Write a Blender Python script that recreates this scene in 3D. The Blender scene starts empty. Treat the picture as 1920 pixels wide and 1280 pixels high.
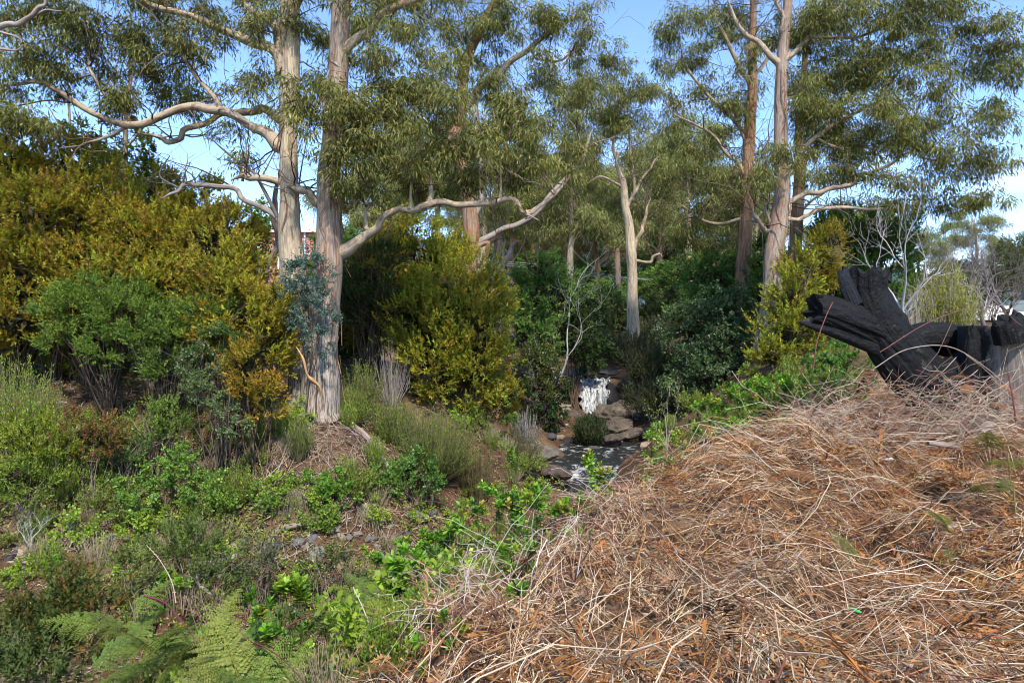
import bpy, math, time
import numpy as np
T0 = time.time()
R = math.radians
scene = bpy.context.scene
# ------------------------------------------------------------------ camera
CAMZ, F, HY = 1.6, 1280.0, 610.0
cam_d = bpy.data.cameras.new("camera"); cam = bpy.data.objects.new("camera", cam_d)
scene.collection.objects.link(cam); scene.camera = cam
cam.location = (0, 0, CAMZ); cam.rotation_euler = (R(90), 0, 0)
cam_d.sensor_width = 36; cam_d.lens = 24; cam_d.shift_y = -(640 - HY) / 1920
cam_d.clip_start = 0.05; cam_d.clip_end = 6000
# ------------------------------------------------------------------ sky + sun
SUN_EL, SUN_AZ = R(50), math.atan2(0.24, -1.0)      # azimuth from +Y towards +X
world = bpy.data.worlds.new("World"); scene.world = world; world.use_nodes = True
nt = world.node_tree; nt.nodes.clear()
def N(t, typ, **kw):
    n = t.nodes.new(typ)
    for k, v in kw.items(): setattr(n, k, v)
    return n
w_out = N(nt, 'ShaderNodeOutputWorld'); w_bg = N(nt, 'ShaderNodeBackground')
w_sky = N(nt, 'ShaderNodeTexSky', sky_type='NISHITA'); w_sky.sun_disc = False
w_sky.sun_elevation = SUN_EL; w_sky.sun_rotation = SUN_AZ
w_sky.air_density = 1.0; w_sky.dust_density = 0.15; w_sky.ozone_density = 4.5; w_sky.altitude = 2200
w_tc = N(nt, 'ShaderNodeTexCoord'); w_map = N(nt, 'ShaderNodeMapping')
w_map.inputs['Scale'].default_value = (1.0, 1.0, 2.6); w_map.inputs['Location'].default_value = (1.7, 0.4, 0.9)
w_no = N(nt, 'ShaderNodeTexNoise'); w_no.inputs['Scale'].default_value = 2.3
w_no.inputs['Detail'].default_value = 7; w_no.inputs['Roughness'].default_value = 0.6
w_rmp = N(nt, 'ShaderNodeValToRGB')
w_rmp.color_ramp.elements[0].position = 0.58; w_rmp.color_ramp.elements[0].color = (0.0, 0.0, 0.0, 1)
w_rmp.color_ramp.elements[1].position = 0.80; w_rmp.color_ramp.elements[1].color = (0.95, 0.95, 0.95, 1)
w_mix = N(nt, 'ShaderNodeMix', data_type='RGBA')
w_mix.inputs[7].default_value = (4.6, 4.95, 5.4, 1)
L = nt.links.new
L(w_tc.outputs['Generated'], w_map.inputs[0]); L(w_map.outputs[0], w_no.inputs['Vector'])
L(w_no.outputs['Fac'], w_rmp.inputs[0]); L(w_rmp.outputs[0], w_mix.inputs[0])
L(w_sky.outputs[0], w_mix.inputs[6]); L(w_mix.outputs[2], w_bg.inputs[0]); L(w_bg.outputs[0], w_out.inputs[0])
w_bg.inputs[1].default_value = 0.15
sun_d = bpy.data.lights.new("sun", 'SUN'); sun = bpy.data.objects.new("sun", sun_d)
scene.collection.objects.link(sun)
sun_d.energy = 2.9; sun_d.angle = R(3); sun_d.color = (1.0, 0.94, 0.85)
sd = (math.sin(SUN_AZ) * math.cos(SUN_EL), math.cos(SUN_AZ) * math.cos(SUN_EL), math.sin(SUN_EL))
from mathutils import Vector
sun.rotation_euler = Vector(sd).to_track_quat('Z', 'Y').to_euler(); sun.location = (20, -20, 30)
vs = scene.view_settings
vs.view_transform = 'Standard'; vs.look = 'None'; vs.gamma = 1; vs.use_curve_mapping = False; vs.exposure = 1.40
scene.render.engine = 'CYCLES'
cy = scene.cycles
cy.max_bounces = 8; cy.diffuse_bounces = 6; cy.glossy_bounces = 2; cy.transmission_bounces = 6
cy.transparent_max_bounces = 8; cy.caustics_reflective = False; cy.caustics_refractive = False
cy.use_denoising = True; cy.filter_width = 1.0
# ================================================================== helpers
def lerp(a, b, t): return a + (b - a) * t
def V(px, py, Y): return np.array([(px - 960) / F * Y, Y, CAMZ - (py - HY) / F * Y])
def nrm(v): return v / np.maximum(np.linalg.norm(v, axis=-1, keepdims=True), 1e-9)
def h3(i, j, k, s):
    n = (i * 374761393 + j * 668265263 + k * 2147483647 + s * 974711) & 0x7fffffff
    n = ((n ^ (n >> 13)) * 1274126177) & 0x7fffffff
    n = ((n ^ (n >> 16)) * 668265263) & 0x7fffffff
    return ((n ^ (n >> 15)) & 0xffff) / 65535.0
def vnoise(p, s=0):
    p = np.asarray(p, float); i = np.floor(p).astype(np.int64); f = p - i; f = f * f * (3 - 2 * f)
    o = 0
    for a in (0, 1):
        for b in (0, 1):
            for c in (0, 1):
                w = (f[..., 0] if a else 1 - f[..., 0]) * (f[..., 1] if b else 1 - f[..., 1]) * (f[..., 2] if c else 1 - f[..., 2])
                o = o + w * h3(i[..., 0] + a, i[..., 1] + b, i[..., 2] + c, s)
    return o * 2 - 1
def fbm(p, s=0, o=4):
    p = np.asarray(p, float); t = 0; a = 1
    for k in range(o): t = t + a * vnoise(p * 2.03 ** k, s + k); a *= 0.5
    return t
class MB:
    """collects geometry, becomes ONE mesh"""
    def __init__(s): s.v = []; s.q = []; s.t = []; s.c = []; s.b = []; s.n = 0
    def add(s, v, q=None, t=None, c=(1, 1, 1), b=None):
        v = np.asarray(v, float).reshape(-1, 3); s.v.append(v); m = len(v)
        if q is not None and len(q): s.q.append(np.asarray(q, np.int64).reshape(-1, 4) + s.n)
        if t is not None and len(t): s.t.append(np.asarray(t, np.int64).reshape(-1, 3) + s.n)
        c = np.asarray(c, float); s.c.append(np.broadcast_to(c, (m, 3)) if c.ndim == 1 else c.reshape(-1, 3))
        s.b.append(np.zeros((m, 3)) if b is None else np.asarray(b, float).reshape(-1, 3)); s.n += m
    def mesh(s, name, mat, origin=(0, 0, 0), smooth=True):
        me = bpy.data.meshes.new(name)
        if s.n == 0: return me
        v = np.concatenate(s.v) - np.asarray(origin, float)
        q = np.concatenate(s.q) if s.q else np.zeros((0, 4), np.int64)
        t = np.concatenate(s.t) if s.t else np.zeros((0, 3), np.int64)
        me.vertices.add(len(v)); me.vertices.foreach_set('co', v.astype(np.float32).ravel())
        me.loops.add(q.size + t.size)
        me.loops.foreach_set('vertex_index', np.concatenate([q.ravel(), t.ravel()]).astype(np.int32))
        me.polygons.add(len(q) + len(t))
        st = np.concatenate([np.arange(len(q)) * 4, q.size + np.arange(len(t)) * 3]).astype(np.int32)
        me.polygons.foreach_set('loop_start', st)
        me.polygons.foreach_set('use_smooth', np.full(len(st), smooth))
        col = np.ones((len(v), 4), np.float32); col[:, :3] = np.clip(np.concatenate(s.c), 0, 1)
        a = me.attributes.new('col', 'FLOAT_COLOR', 'POINT'); a.data.foreach_set('color', col.ravel())
        a = me.attributes.new('bk', 'FLOAT_VECTOR', 'POINT'); a.data.foreach_set('vector', np.concatenate(s.b).astype(np.float32).ravel())
        me.materials.append(mat); me.update(calc_edges=True)
        return me
    def build(s, name, mat, parent=None, smooth=True, stuff=False):
        o = np.zeros(3) if parent is None else np.array(parent.location)
        ob = bpy.data.objects.new(name, s.mesh(name, mat, o, smooth)); scene.collection.objects.link(ob)
        if parent is not None: ob.parent = parent
        if stuff: ob['kind'] = 'stuff'
        return ob
def tag(o, label=None, cat=None, group=None, kind=None):
    if label: o['label'] = label
    if cat: o['category'] = cat
    if group: o['group'] = group
    if kind: o['kind'] = kind
    return o
def thing(name, loc, label, cat, group=None):
    o = bpy.data.objects.new(name, None); o.empty_display_size = 0.2
    o.location = tuple(float(a) for a in loc); scene.collection.objects.link(o)
    return tag(o, label, cat, group)
def dup(root, loc, rz=0, sc=(1, 1, 1), label=None, group=None):
    r = root.copy(); scene.collection.objects.link(r); r.location = tuple(float(a) for a in loc)
    r.rotation_euler = (0, 0, rz); r.scale = sc
    if label: r['label'] = label
    if group: r['group'] = group
    for ch in root.children:
        c = ch.copy(); scene.collection.objects.link(c); c.parent = r
        for g in ch.children:
            d = g.copy(); scene.collection.objects.link(d); d.parent = c
    return r
# ---- geometry: batches of tubes / leaves / sprigs
def tubes(mb, P, rad, sides=3, col=(1, 1, 1), cap=False):
    """P (N,n,3), rad (N,n)"""
    P = np.asarray(P, float)
    if P.ndim == 2: P = P[None]
    Nn, n, _ = P.shape; rad = np.broadcast_to(np.asarray(rad, float), (Nn, n))
    T = nrm(np.gradient(P, axis=1)); m = nrm(T.mean(axis=1))
    ref = np.where(np.abs(m[:, 2:3]) > 0.8, np.array([[1.0, 0.03, 0]]), np.array([[0.03, 0.02, 1.0]]))[:, None, :]
    A = nrm(np.cross(T, np.broadcast_to(ref, T.shape))); B = np.cross(T, A)
    th = np.arange(sides) * 2 * np.pi / sides
    cs, sn = np.cos(th), np.sin(th)
    off = A[:, :, None, :] * cs[None, None, :, None] + B[:, :, None, :] * sn[None, None, :, None]
    v = P[:, :, None, :] + off * rad[:, :, None, None]
    seg = np.concatenate([np.zeros((Nn, 1)), np.cumsum(np.linalg.norm(np.diff(P, axis=1), axis=2), axis=1)], axis=1)
    b = np.empty_like(v); b[..., 0] = rad[:, :, None] * cs; b[..., 1] = rad[:, :, None] * sn; b[..., 2] = seg[:, :, None]
    idx = np.arange(Nn * n * sides).reshape(Nn, n, sides)
    i0 = idx[:, :-1]; i1 = idx[:, 1:]
    q = np.stack([i0, np.roll(i0, -1, 2), np.roll(i1, -1, 2), i1], -1).reshape(-1, 4)
    c = np.asarray(col, float)
    if c.ndim == 2: c = np.broadcast_to(c[:, None, None, :], v.shape)
    elif c.ndim == 3: c = np.broadcast_to(c[:, :, None, :], v.shape)
    t = None
    if cap:
        e = idx[:, -1]; t = np.stack([np.broadcast_to(e[:, :1], e[:, 1:-1].shape), e[:, 1:-1], e[:, 2:]], -1).reshape(-1, 3)
    mb.add(v, q, t, c if c.ndim == 1 else c.reshape(-1, 3), b)
def leaves(mb, P, D, Nr, Ln, W, col, mid=0.45, fold=0.12, bend=0.0, tri=False):
    """rhombic leaf, folded on the midrib"""
    P = np.asarray(P, float); D = nrm(D); S = nrm(np.cross(D, Nr)); U = np.cross(S, D)
    Ln = np.broadcast_to(Ln, (len(P),))[:, None]; W = np.broadcast_to(W, (len(P),))[:, None]
    c = np.broadcast_to(np.asarray(col, float), (len(P), 3))
    if tri:
        v = np.stack([P + S * W * .5, P + D * Ln, P - S * W * .5], 1); mb.add(v, None, np.arange(len(P) * 3).reshape(-1, 3), np.repeat(c, 3, axis=0)); return
    m = P + D * Ln * mid + U * (W * fold)
    v = np.stack([P, m + S * W * .5, P + D * Ln - U * Ln * bend, m - S * W * .5], 1)
    q = np.arange(len(P) * 4).reshape(-1, 4)
    c = np.broadcast_to(np.asarray(col, float), (len(P), 3))
    mb.add(v, q, None, np.repeat(c, 4, axis=0))
def rnd_dir(g, n):
    return nrm(g.normal(size=(n, 3)))
def mixcols(g, n, pal, wts=None, jit=0.12):
    pal = np.asarray(pal, float); w = None if wts is None else np.asarray(wts, float) / np.sum(wts)
    c = pal[g.choice(len(pal), n, p=w)]
    return np.clip(c * (1 + g.normal(size=(n, 1)) * jit) * (1 + g.normal(size=(n, 3)) * min(jit * .35, .045)), 0.004, 1)
def catmull(p, per=6):
    p = np.asarray(p, float); e = np.vstack([2 * p[0] - p[1], p, 2 * p[-1] - p[-2]]); o = []
    for i in range(len(p) - 1):
        a, b, c, d = e[i:i + 4]
        for t in np.arange(per) / per:
            o.append(.5 * ((2 * b) + (-a + c) * t + (2 * a - 5 * b + 4 * c - d) * t * t + (-a + 3 * b - 3 * c + d) * t ** 3))
    o.append(p[-1]); return np.array(o)
# ================================================================== materials
def new_mat(name):
    m = bpy.data.materials.new(name); m.use_nodes = True; m.node_tree.nodes.clear(); return m, m.node_tree
def leaf_mat(name, transl=0.3, rough=0.5, spec=0.35, tint=(1.15, 1.2, 0.55)):
    m, t = new_mat(name); out = N(t, 'ShaderNodeOutputMaterial'); at = N(t, 'ShaderNodeAttribute', attribute_name='col')
    pr = N(t, 'ShaderNodeBsdfPrincipled'); pr.inputs['Roughness'].default_value = rough
    pr.inputs['Specular IOR Level'].default_value = spec
    tr = N(t, 'ShaderNodeBsdfTranslucent'); mx = N(t, 'ShaderNodeMixShader'); mx.inputs[0].default_value = transl
    mu = N(t, 'ShaderNodeMix', data_type='RGBA', blend_type='MULTIPLY'); mu.inputs[0].default_value = 1
    mu.inputs[7].default_value = (*tint, 1); k = t.links.new
    k(at.outputs['Color'], pr.inputs['Base Color']); k(at.outputs['Color'], mu.inputs[6]); k(mu.outputs[2], tr.inputs[0])
    k(pr.outputs[0], mx.inputs[1]); k(tr.outputs[0], mx.inputs[2]); k(mx.outputs[0], out.inputs[0]); return m
def ramp(t, stops, interp='LINEAR'):
    r = N(t, 'ShaderNodeValToRGB'); cr = r.color_ramp; cr.interpolation = interp
    while len(cr.elements) < len(stops): cr.elements.new(0.5)
    for e, (p, c) in zip(cr.elements, stops): e.position = p; e.color = (*c, 1)
    return r
def noise(t, vec, scale, detail=4, rough=0.55, dist=0.0):
    n = N(t, 'ShaderNodeTexNoise'); n.inputs['Scale'].default_value = scale; n.inputs['Detail'].default_value = detail
    n.inputs['Roughness'].default_value = rough; n.inputs['Distortion'].default_value = dist
    if vec is not None: t.links.new(vec, n.inputs['Vector'])
    return n
def bark_mat(name, stops, sz=0.22, sc=5.0, bump=0.5, rough=0.75, fine=0.5, stocking=None, stops2=None):
    m, t = new_mat(name); k = t.links.new; out = N(t, 'ShaderNodeOutputMaterial'); pr = N(t, 'ShaderNodeBsdfPrincipled')
    pr.inputs['Roughness'].default_value = rough; pr.inputs['Specular IOR Level'].default_value = 0.25
    at = N(t, 'ShaderNodeAttribute', attribute_name='bk'); mp = N(t, 'ShaderNodeMapping')
    mp.inputs['Scale'].default_value = (1, 1, sz); k(at.outputs['Vector'], mp.inputs[0])
    oi = N(t, 'ShaderNodeObjectInfo'); ad = N(t, 'ShaderNodeVectorMath', operation='ADD')
    k(oi.outputs['Location'], mp.inputs['Location'])
    n1 = noise(t, mp.outputs[0], sc, 6, 0.68, 0.8); r1 = ramp(t, stops); k(n1.outputs['Fac'], r1.inputs[0])
    mp2 = N(t, 'ShaderNodeMapping'); mp2.inputs['Scale'].default_value = (1, 1, 0.09); k(at.outputs['Vector'], mp2.inputs[0])
    n2 = noise(t, mp2.outputs[0], 38, 4, 0.65); r2 = ramp(t, [(0.3, (1 - fine,) * 3), (0.62, (1.0,) * 3)]); k(n2.outputs['Fac'], r2.inputs[0])
    mu = N(t, 'ShaderNodeMix', data_type='RGBA', blend_type='MULTIPLY'); mu.inputs[0].default_value = 1
    mp5 = N(t, 'ShaderNodeMapping'); mp5.inputs['Scale'].default_value = (1, 1, .22); k(at.outputs['Vector'], mp5.inputs[0]); n5 = noise(t, mp5.outputs[0], 3.4, 5, .65, 1.2); r5 = ramp(t, [(.44, (0, 0, 0)), (.50, (.38, .38, .38))]); k(n5.outputs['Fac'], r5.inputs[0])
    r6 = ramp(t, [(.35, (.12, .07, .045)), (.47, (.28, .18, .12)), (.56, (.34, .24, .18)), (.66, (.23, .19, .15))]); k(n1.outputs['Fac'], r6.inputs[0]); m5 = N(t, 'ShaderNodeMix', data_type='RGBA'); k(r5.outputs[0], m5.inputs[0]); k(r1.outputs[0], m5.inputs[6]); k(r6.outputs[0], m5.inputs[7])
    c_out = m5.outputs[2]
    if stocking:
        sx = N(t, 'ShaderNodeSeparateXYZ'); k(at.outputs['Vector'], sx.inputs[0])
        n3 = noise(t, mp.outputs[0], 3.0, 4, 0.6)
        mm = N(t, 'ShaderNodeMath', operation='MULTIPLY_ADD'); mm.inputs[1].default_value = 3.2
        k(n3.outputs['Fac'], mm.inputs[0]); k(sx.outputs['Z'], mm.inputs[2])
        mr = N(t, 'ShaderNodeMapRange'); mr.inputs[1].default_value = stocking; mr.inputs[2].default_value = stocking + 1.6
        k(mm.outputs[0], mr.inputs[0])
        r3 = ramp(t, stops2); k(n2.outputs['Fac'], r3.inputs[0])
        mx = N(t, 'ShaderNodeMix', data_type='RGBA'); k(mr.outputs[0], mx.inputs[0]); k(r3.outputs[0], mx.inputs[6]); k(c_out, mx.inputs[7]); c_out = mx.outputs[2]
    k(c_out, mu.inputs[6]); k(r2.outputs[0], mu.inputs[7]); k(mu.outputs[2], pr.inputs['Base Color'])
    bp = N(t, 'ShaderNodeBump'); bp.inputs['Strength'].default_value = bump; bp.inputs['Distance'].default_value = 0.03
    s = N(t, 'ShaderNodeMath', operation='ADD'); k(n2.outputs['Fac'], s.inputs[0]); k(n1.outputs['Fac'], s.inputs[1])
    k(s.outputs[0], bp.inputs['Height']); k(bp.outputs[0], pr.inputs['Normal']); k(pr.outputs[0], out.inputs[0]); return m
def attr_mat(name, rough=0.85, spec=0.15, nscale=9.0, amount=0.35, bump=0.0, bdist=0.02, obj=False):
    m, t = new_mat(name); k = t.links.new; out = N(t, 'ShaderNodeOutputMaterial'); pr = N(t, 'ShaderNodeBsdfPrincipled')
    pr.inputs['Roughness'].default_value = rough; pr.inputs['Specular IOR Level'].default_value = spec
    at = N(t, 'ShaderNodeAttribute', attribute_name='col'); tc = N(t, 'ShaderNodeTexCoord')
    n1 = noise(t, tc.outputs['Object'], nscale, 6, 0.6); r1 = ramp(t, [(0.25, (1 - amount,) * 3), (0.75, (1 + amount * .6,) * 3)])
    k(n1.outputs['Fac'], r1.inputs[0]); mu = N(t, 'ShaderNodeMix', data_type='RGBA', blend_type='MULTIPLY'); mu.inputs[0].default_value = 1
    k(at.outputs['Color'], mu.inputs[6]); k(r1.outputs[0], mu.inputs[7]); k(mu.outputs[2], pr.inputs['Base Color'])
    if bump:
        n2 = noise(t, tc.outputs['Object'], nscale * 2.5, 8, 0.7); bp = N(t, 'ShaderNodeBump'); bp.inputs['Strength'].default_value = bump
        bp.inputs['Distance'].default_value = bdist; k(n2.outputs['Fac'], bp.inputs['Height']); k(bp.outputs[0], pr.inputs['Normal'])
    k(pr.outputs[0], out.inputs[0]); return m
M = {}
M['gumleaf'] = leaf_mat('gum_leaf', 0.38, 0.5, 0.25)
M['leaf'] = leaf_mat('shrub_leaf', 0.36, 0.6, 0.2)
M['gloss'] = leaf_mat('glossy_leaf', 0.36, 0.42, 0.35)
M['dry'] = leaf_mat('dry_leaf', 0.12, 0.8, 0.12, (1.05, 0.95, 0.8))
M['twig'] = attr_mat('twig_bark', 0.85, 0.15, 12, 0.4)
CREAM = [(0.30, (.17, .10, .06)), (0.38, (.30, .24, .17)), (0.46, (.50, .40, .26)), (0.53, (.58, .46, .29)), (0.58, (.38, .33, .25)), (0.64, (.30, .17, .10)), (0.74, (.33, .28, .23))]
REDB = [(0.30, (.10, .05, .03)), (0.42, (.24, .12, .065)), (0.52, (.36, .18, .09)), (0.60, (.32, .24, .15)), (0.70, (.19, .09, .055))]
GREYB = [(0.30, (.14, .08, .05)), (0.42, (.34, .18, .10)), (0.50, (.38, .32, .26)), (0.57, (.32, .23, .17)), (0.64, (.40, .22, .12)), (0.78, (.24, .20, .16))]
STK = [(0.30, (.08, .055, .035)), (0.42, (.22, .165, .12)), (0.52, (.35, .29, .23)), (0.62, (.42, .36, .30)), (0.75, (.28, .17, .10))]
M['bark_cream'] = bark_mat('bark_cream', CREAM, 0.10, 8, 0.5, 0.7, 0.4)
M['bark_twin'] = bark_mat('bark_twin', CREAM, 0.05, 8, 0.7, 0.75, 0.5, 3.2, STK)
M['bark_grey'] = bark_mat('bark_grey', GREYB, 0.05, 8, 0.8, 0.8, 0.55, 3.4, STK)
M['bark_red'] = bark_mat('bark_red', REDB, 0.06, 7, 0.8, 0.8, 0.55)
M['bark_limb'] = bark_mat('bark_limb', [(0.28, (.10, .06, .04)), (0.40, (.24, .17, .115)), (0.48, (.44, .34, .21)), (0.54, (.36, .31, .23)), (0.60, (.25, .14, .08)), (0.72, (.27, .23, .19))], 0.35, 5, 0.4, 0.75, 0.3)
M['dead'] = bark_mat('dead_wood', [(0.3, (.10, .08, .065)), (0.48, (.24, .20, .17)), (0.66, (.36, .32, .28))], 0.1, 6, 0.4, 0.85, 0.35)
M['stone'] = attr_mat('stone', 0.8, 0.3, 7, 0.45, 0.6, 0.03)
M['straw'] = attr_mat('straw', 0.7, 0.25, 25, 0.2)
# ================================================================== terrain
CP = []
def cp(px, py, Y, off=0.0): p = V(px, py, Y); CP.append((p[0], p[1], p[2] + off))
for a in [(1920, 1290, 3.0), (1400, 1290, 3.0), (980, 1330, 3.1), (1900, 1000, 5.3), (1500, 1000, 5.4), (1200, 1010, 5.3), (1900, 835, 8.4), (1600, 822, 8.6),
          (1350, 825, 8), (1210, 880, 6.8), (1060, 990, 5.4), (900, 1140, 4.2), (1450, 785, 9.3), (1640, 760, 10.6), (1900, 740, 11)]: cp(*a, -0.14)
for a in [(1900, 640, 17), (1900, 608, 30), (1700, 640, 20), (1650, 640, 24), (1900, 590, 60), (1640, 620, 40)]: cp(*a)
for a in [(610, 785, 16), (600, 800, 15.1), (540, 805, 15.0), (650, 806, 15.2), (690, 815, 16.5), (480, 795, 15.5), (250, 775, 16), (0, 765, 16), (-300, 765, 16), (600, 1010, 13.4), (300, 1010, 13), (0, 1085, 12), (450, 900, 14.7), (150, 900, 14.2),
          (700, 930, 14.6), (800, 960, 15), (600, 1100, 12.6), (300, 1110, 12), (850, 745, 19.5), (960, 860, 19), (900, 900, 17), (950, 800, 23), (1000, 715, 32),
          (1290, 765, 23), (1400, 690, 22), (1435, 655, 22), (1190, 640, 41), (1100, 690, 45), (1260, 650, 38), (1390, 600, 30), (1000, 640, 45), (1040, 700, 36), (1190, 715, 35)]: cp(*a)
CP += [(0, 0, 0), (3, 0, 0), (6, 2, 0), (-1, 0, -.15), (-.4, 2.2, -.2), (-3, 1, -1.0), (-.9, 4.4, -.75), (-2.4, 4.8, -1.45), (-2.4, 6.5, -2.5), (-5, 4.5, -2.2), (-6.5, 3, -2.0),
       (0, -5, 0), (8, -5, 0), (-6, -5, -1.2), (0.3, 7, -1.3), (1.6, 8.6, -.9), (3, 11, -1.2), (5.5, 13, .2), (3.5, 15, -1.9), (6.3, 18, -.6),
       (-1, 9, -3.3), (12, 12, 1.2), (15, 6, .6), (-8, 24, .4), (-16, 26, 1.4), (-4, 24, .2), (-16, 50, 5), (-28, 50, 7), (-30, 20, 1.5), (-6, 50, 2.2),
       (0, 80, 2.5), (30, 60, 2.6), (-30, 90, 8), (40, 100, 3), (30, 30, 2), (0, 60, 1.2), (10, 60, 2.0)]
CREEK = [(-16, 7, -4.5), (-9, 8.5, -4.3), (-5, 10, -4.1), (-2, 12.2, -3.9), (-.3, 16, -3.65), (.55, 20.5, -3.4), (.95, 22.6, -3.3), (2.4, 25.2, -3.02), (3.4, 29, -2.85), (3.95, 33, -2.75)]
for c in CREEK: CP.append((c[0], c[1], c[2] - 0.15))
CP += [(5.6, 29, -2.3), (6.4, 34, -1.2), (1.6, 31, -1.7), (1.3, 27.5, -2.3), (5.4, 25, -2.7), (-.7, 23, -2.4), (4.0, 38, -1.15), (3.4, 44, -1.0), (2.6, 52, -.7)]
CP = np.array(CP); _d = np.sqrt(((CP[:, None, :2] - CP[None, :, :2]) ** 2).sum(-1) + 0.5)
_A = np.zeros((len(CP) + 1,) * 2); _A[:-1, :-1] = _d + np.eye(len(CP)) * -0.05; _A[-1, :-1] = 1; _A[:-1, -1] = 1
_w = np.linalg.solve(_A, np.append(CP[:, 2], 0))
def ground(x, y):
    x = np.asarray(x, float); y = np.asarray(y, float); sh = np.broadcast(x, y).shape
    x = np.broadcast_to(x, sh).ravel(); y = np.broadcast_to(y, sh).ravel(); z = np.empty(len(x))
    for s in range(0, len(x), 20000):
        sl = slice(s, s + 20000)
        z[sl] = np.sqrt((x[sl, None] - CP[:, 0]) ** 2 + (y[sl, None] - CP[:, 1]) ** 2 + 0.5) @ _w[:-1] + _w[-1]
    r = np.hypot(x, y - 30); far = np.clip((r - 75) / 50, 0, 1); far = far * far * (3 - 2 * far)
    z = z * (1 - far) + far * 3.0
    p = np.stack([x, y, x * 0], -1); z = z + 0.10 * fbm(p * 0.55, 3, 3) + 0.03 * vnoise(p * 3.1, 9)
    # the ledge of the waterfall: a real step
    led = np.clip((y - 33.9) / 0.35, 0, 1) * np.exp(-((x - 4.1) / 1.7) ** 4) * np.clip((42 - y) / 6, 0, 1)
    zl = np.where(y > 33.9, -1.12, z); z = z * (1 - led) + zl * led
    return z.reshape(sh) if sh else float(z[0])
def on(px, Y):
    x = (px - 960) / F * Y; return np.array([x, Y, ground(x, Y)])
def spaced(lo, hi, f0, growth, c):
    a = [c]; s = f0
    while a[-1] < hi: a.append(a[-1] + s); s *= growth
    b = [c]; s = f0
    while b[-1] > lo: b.append(b[-1] - s); s *= growth
    return np.array(sorted(set(a + b)))
gx = spaced(-2500, 2500, 0.18, 1.06, -1.0); gy = spaced(-60, 3000, 0.18, 1.045, 10.0)
GX, GY = np.meshgrid(gx, gy); GZ = ground(GX, GY)
gi = np.arange(GX.size).reshape(GX.shape)
mb = MB(); mb.add(np.stack([GX, GY, GZ], -1), np.stack([gi[:-1, :-1], gi[:-1, 1:], gi[1:, 1:], gi[1:, :-1]], -1))
def ground_mat():
    m, t = new_mat('soil'); k = t.links.new; out = N(t, 'ShaderNodeOutputMaterial'); pr = N(t, 'ShaderNodeBsdfPrincipled')
    pr.inputs['Roughness'].default_value = 0.95; pr.inputs['Specular IOR Level'].default_value = 0.1
    tc = N(t, 'ShaderNodeTexCoord')
    a = noise(t, tc.outputs['Object'], 0.7, 6, 0.6); ra = ramp(t, [(0.3, (.06, .034, .02)), (0.5, (.105, .062, .036)), (0.68, (.19, .13, .07))])
    b = noise(t, tc.outputs['Object'], 14, 8, 0.7); rb = ramp(t, [(0.3, (.45, .42, .4)), (0.55, (1, 1, 1)), (0.75, (1.5, 1.4, 1.3))])
    k(a.outputs['Fac'], ra.inputs[0]); k(b.outputs['Fac'], rb.inputs[0])
    mu = N(t, 'ShaderNodeMix', data_type='RGBA', blend_type='MULTIPLY'); mu.inputs[0].default_value = 1
    k(ra.outputs[0], mu.inputs[6]); k(rb.outputs[0], mu.inputs[7]); k(mu.outputs[2], pr.inputs['Base Color'])
    bp = N(t, 'ShaderNodeBump'); bp.inputs['Strength'].default_value = 0.8; bp.inputs['Distance'].default_value = 0.05
    k(b.outputs['Fac'], bp.inputs['Height']); k(bp.outputs[0], pr.inputs['Normal']); k(pr.outputs[0], out.inputs[0]); return m
tag(mb.build('ground', ground_mat()), kind='structure')
# far hills
g = np.random.default_rng(5)
mb = MB(); hx = np.linspace(-2600, 2600, 240); hy = np.linspace(500, 2200, 60); HX, HYY = np.meshgrid(hx, hy)
tt = (HYY - 500) / 1700
HZ = -20 + 300 * np.sin(np.clip(tt * 1.3, 0, 1) * np.pi / 2) * (0.60 + .35 * fbm(np.stack([HX / 900, HYY / 900, HX * 0], -1), 21, 3)) * (0.85 + .12 * np.tanh(-HX / 900)) + 9 * vnoise(np.stack([HX / 22, HYY / 22, HX * 0], -1), 4)
gi = np.arange(HX.size).reshape(HX.shape)
mb.add(np.stack([HX, HYY, HZ], -1), np.stack([gi[:-1, :-1], gi[:-1, 1:], gi[1:, 1:], gi[1:, :-1]], -1), None, (.055, .085, .085))  # bluish forest green, distance haze put into the base colour
tag(mb.build('hills', attr_mat('haze_tinted_forest_hill', 0.95, 0.05, 0.02, 0.5)), kind='structure')
print('terrain', time.time() - T0)
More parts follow.
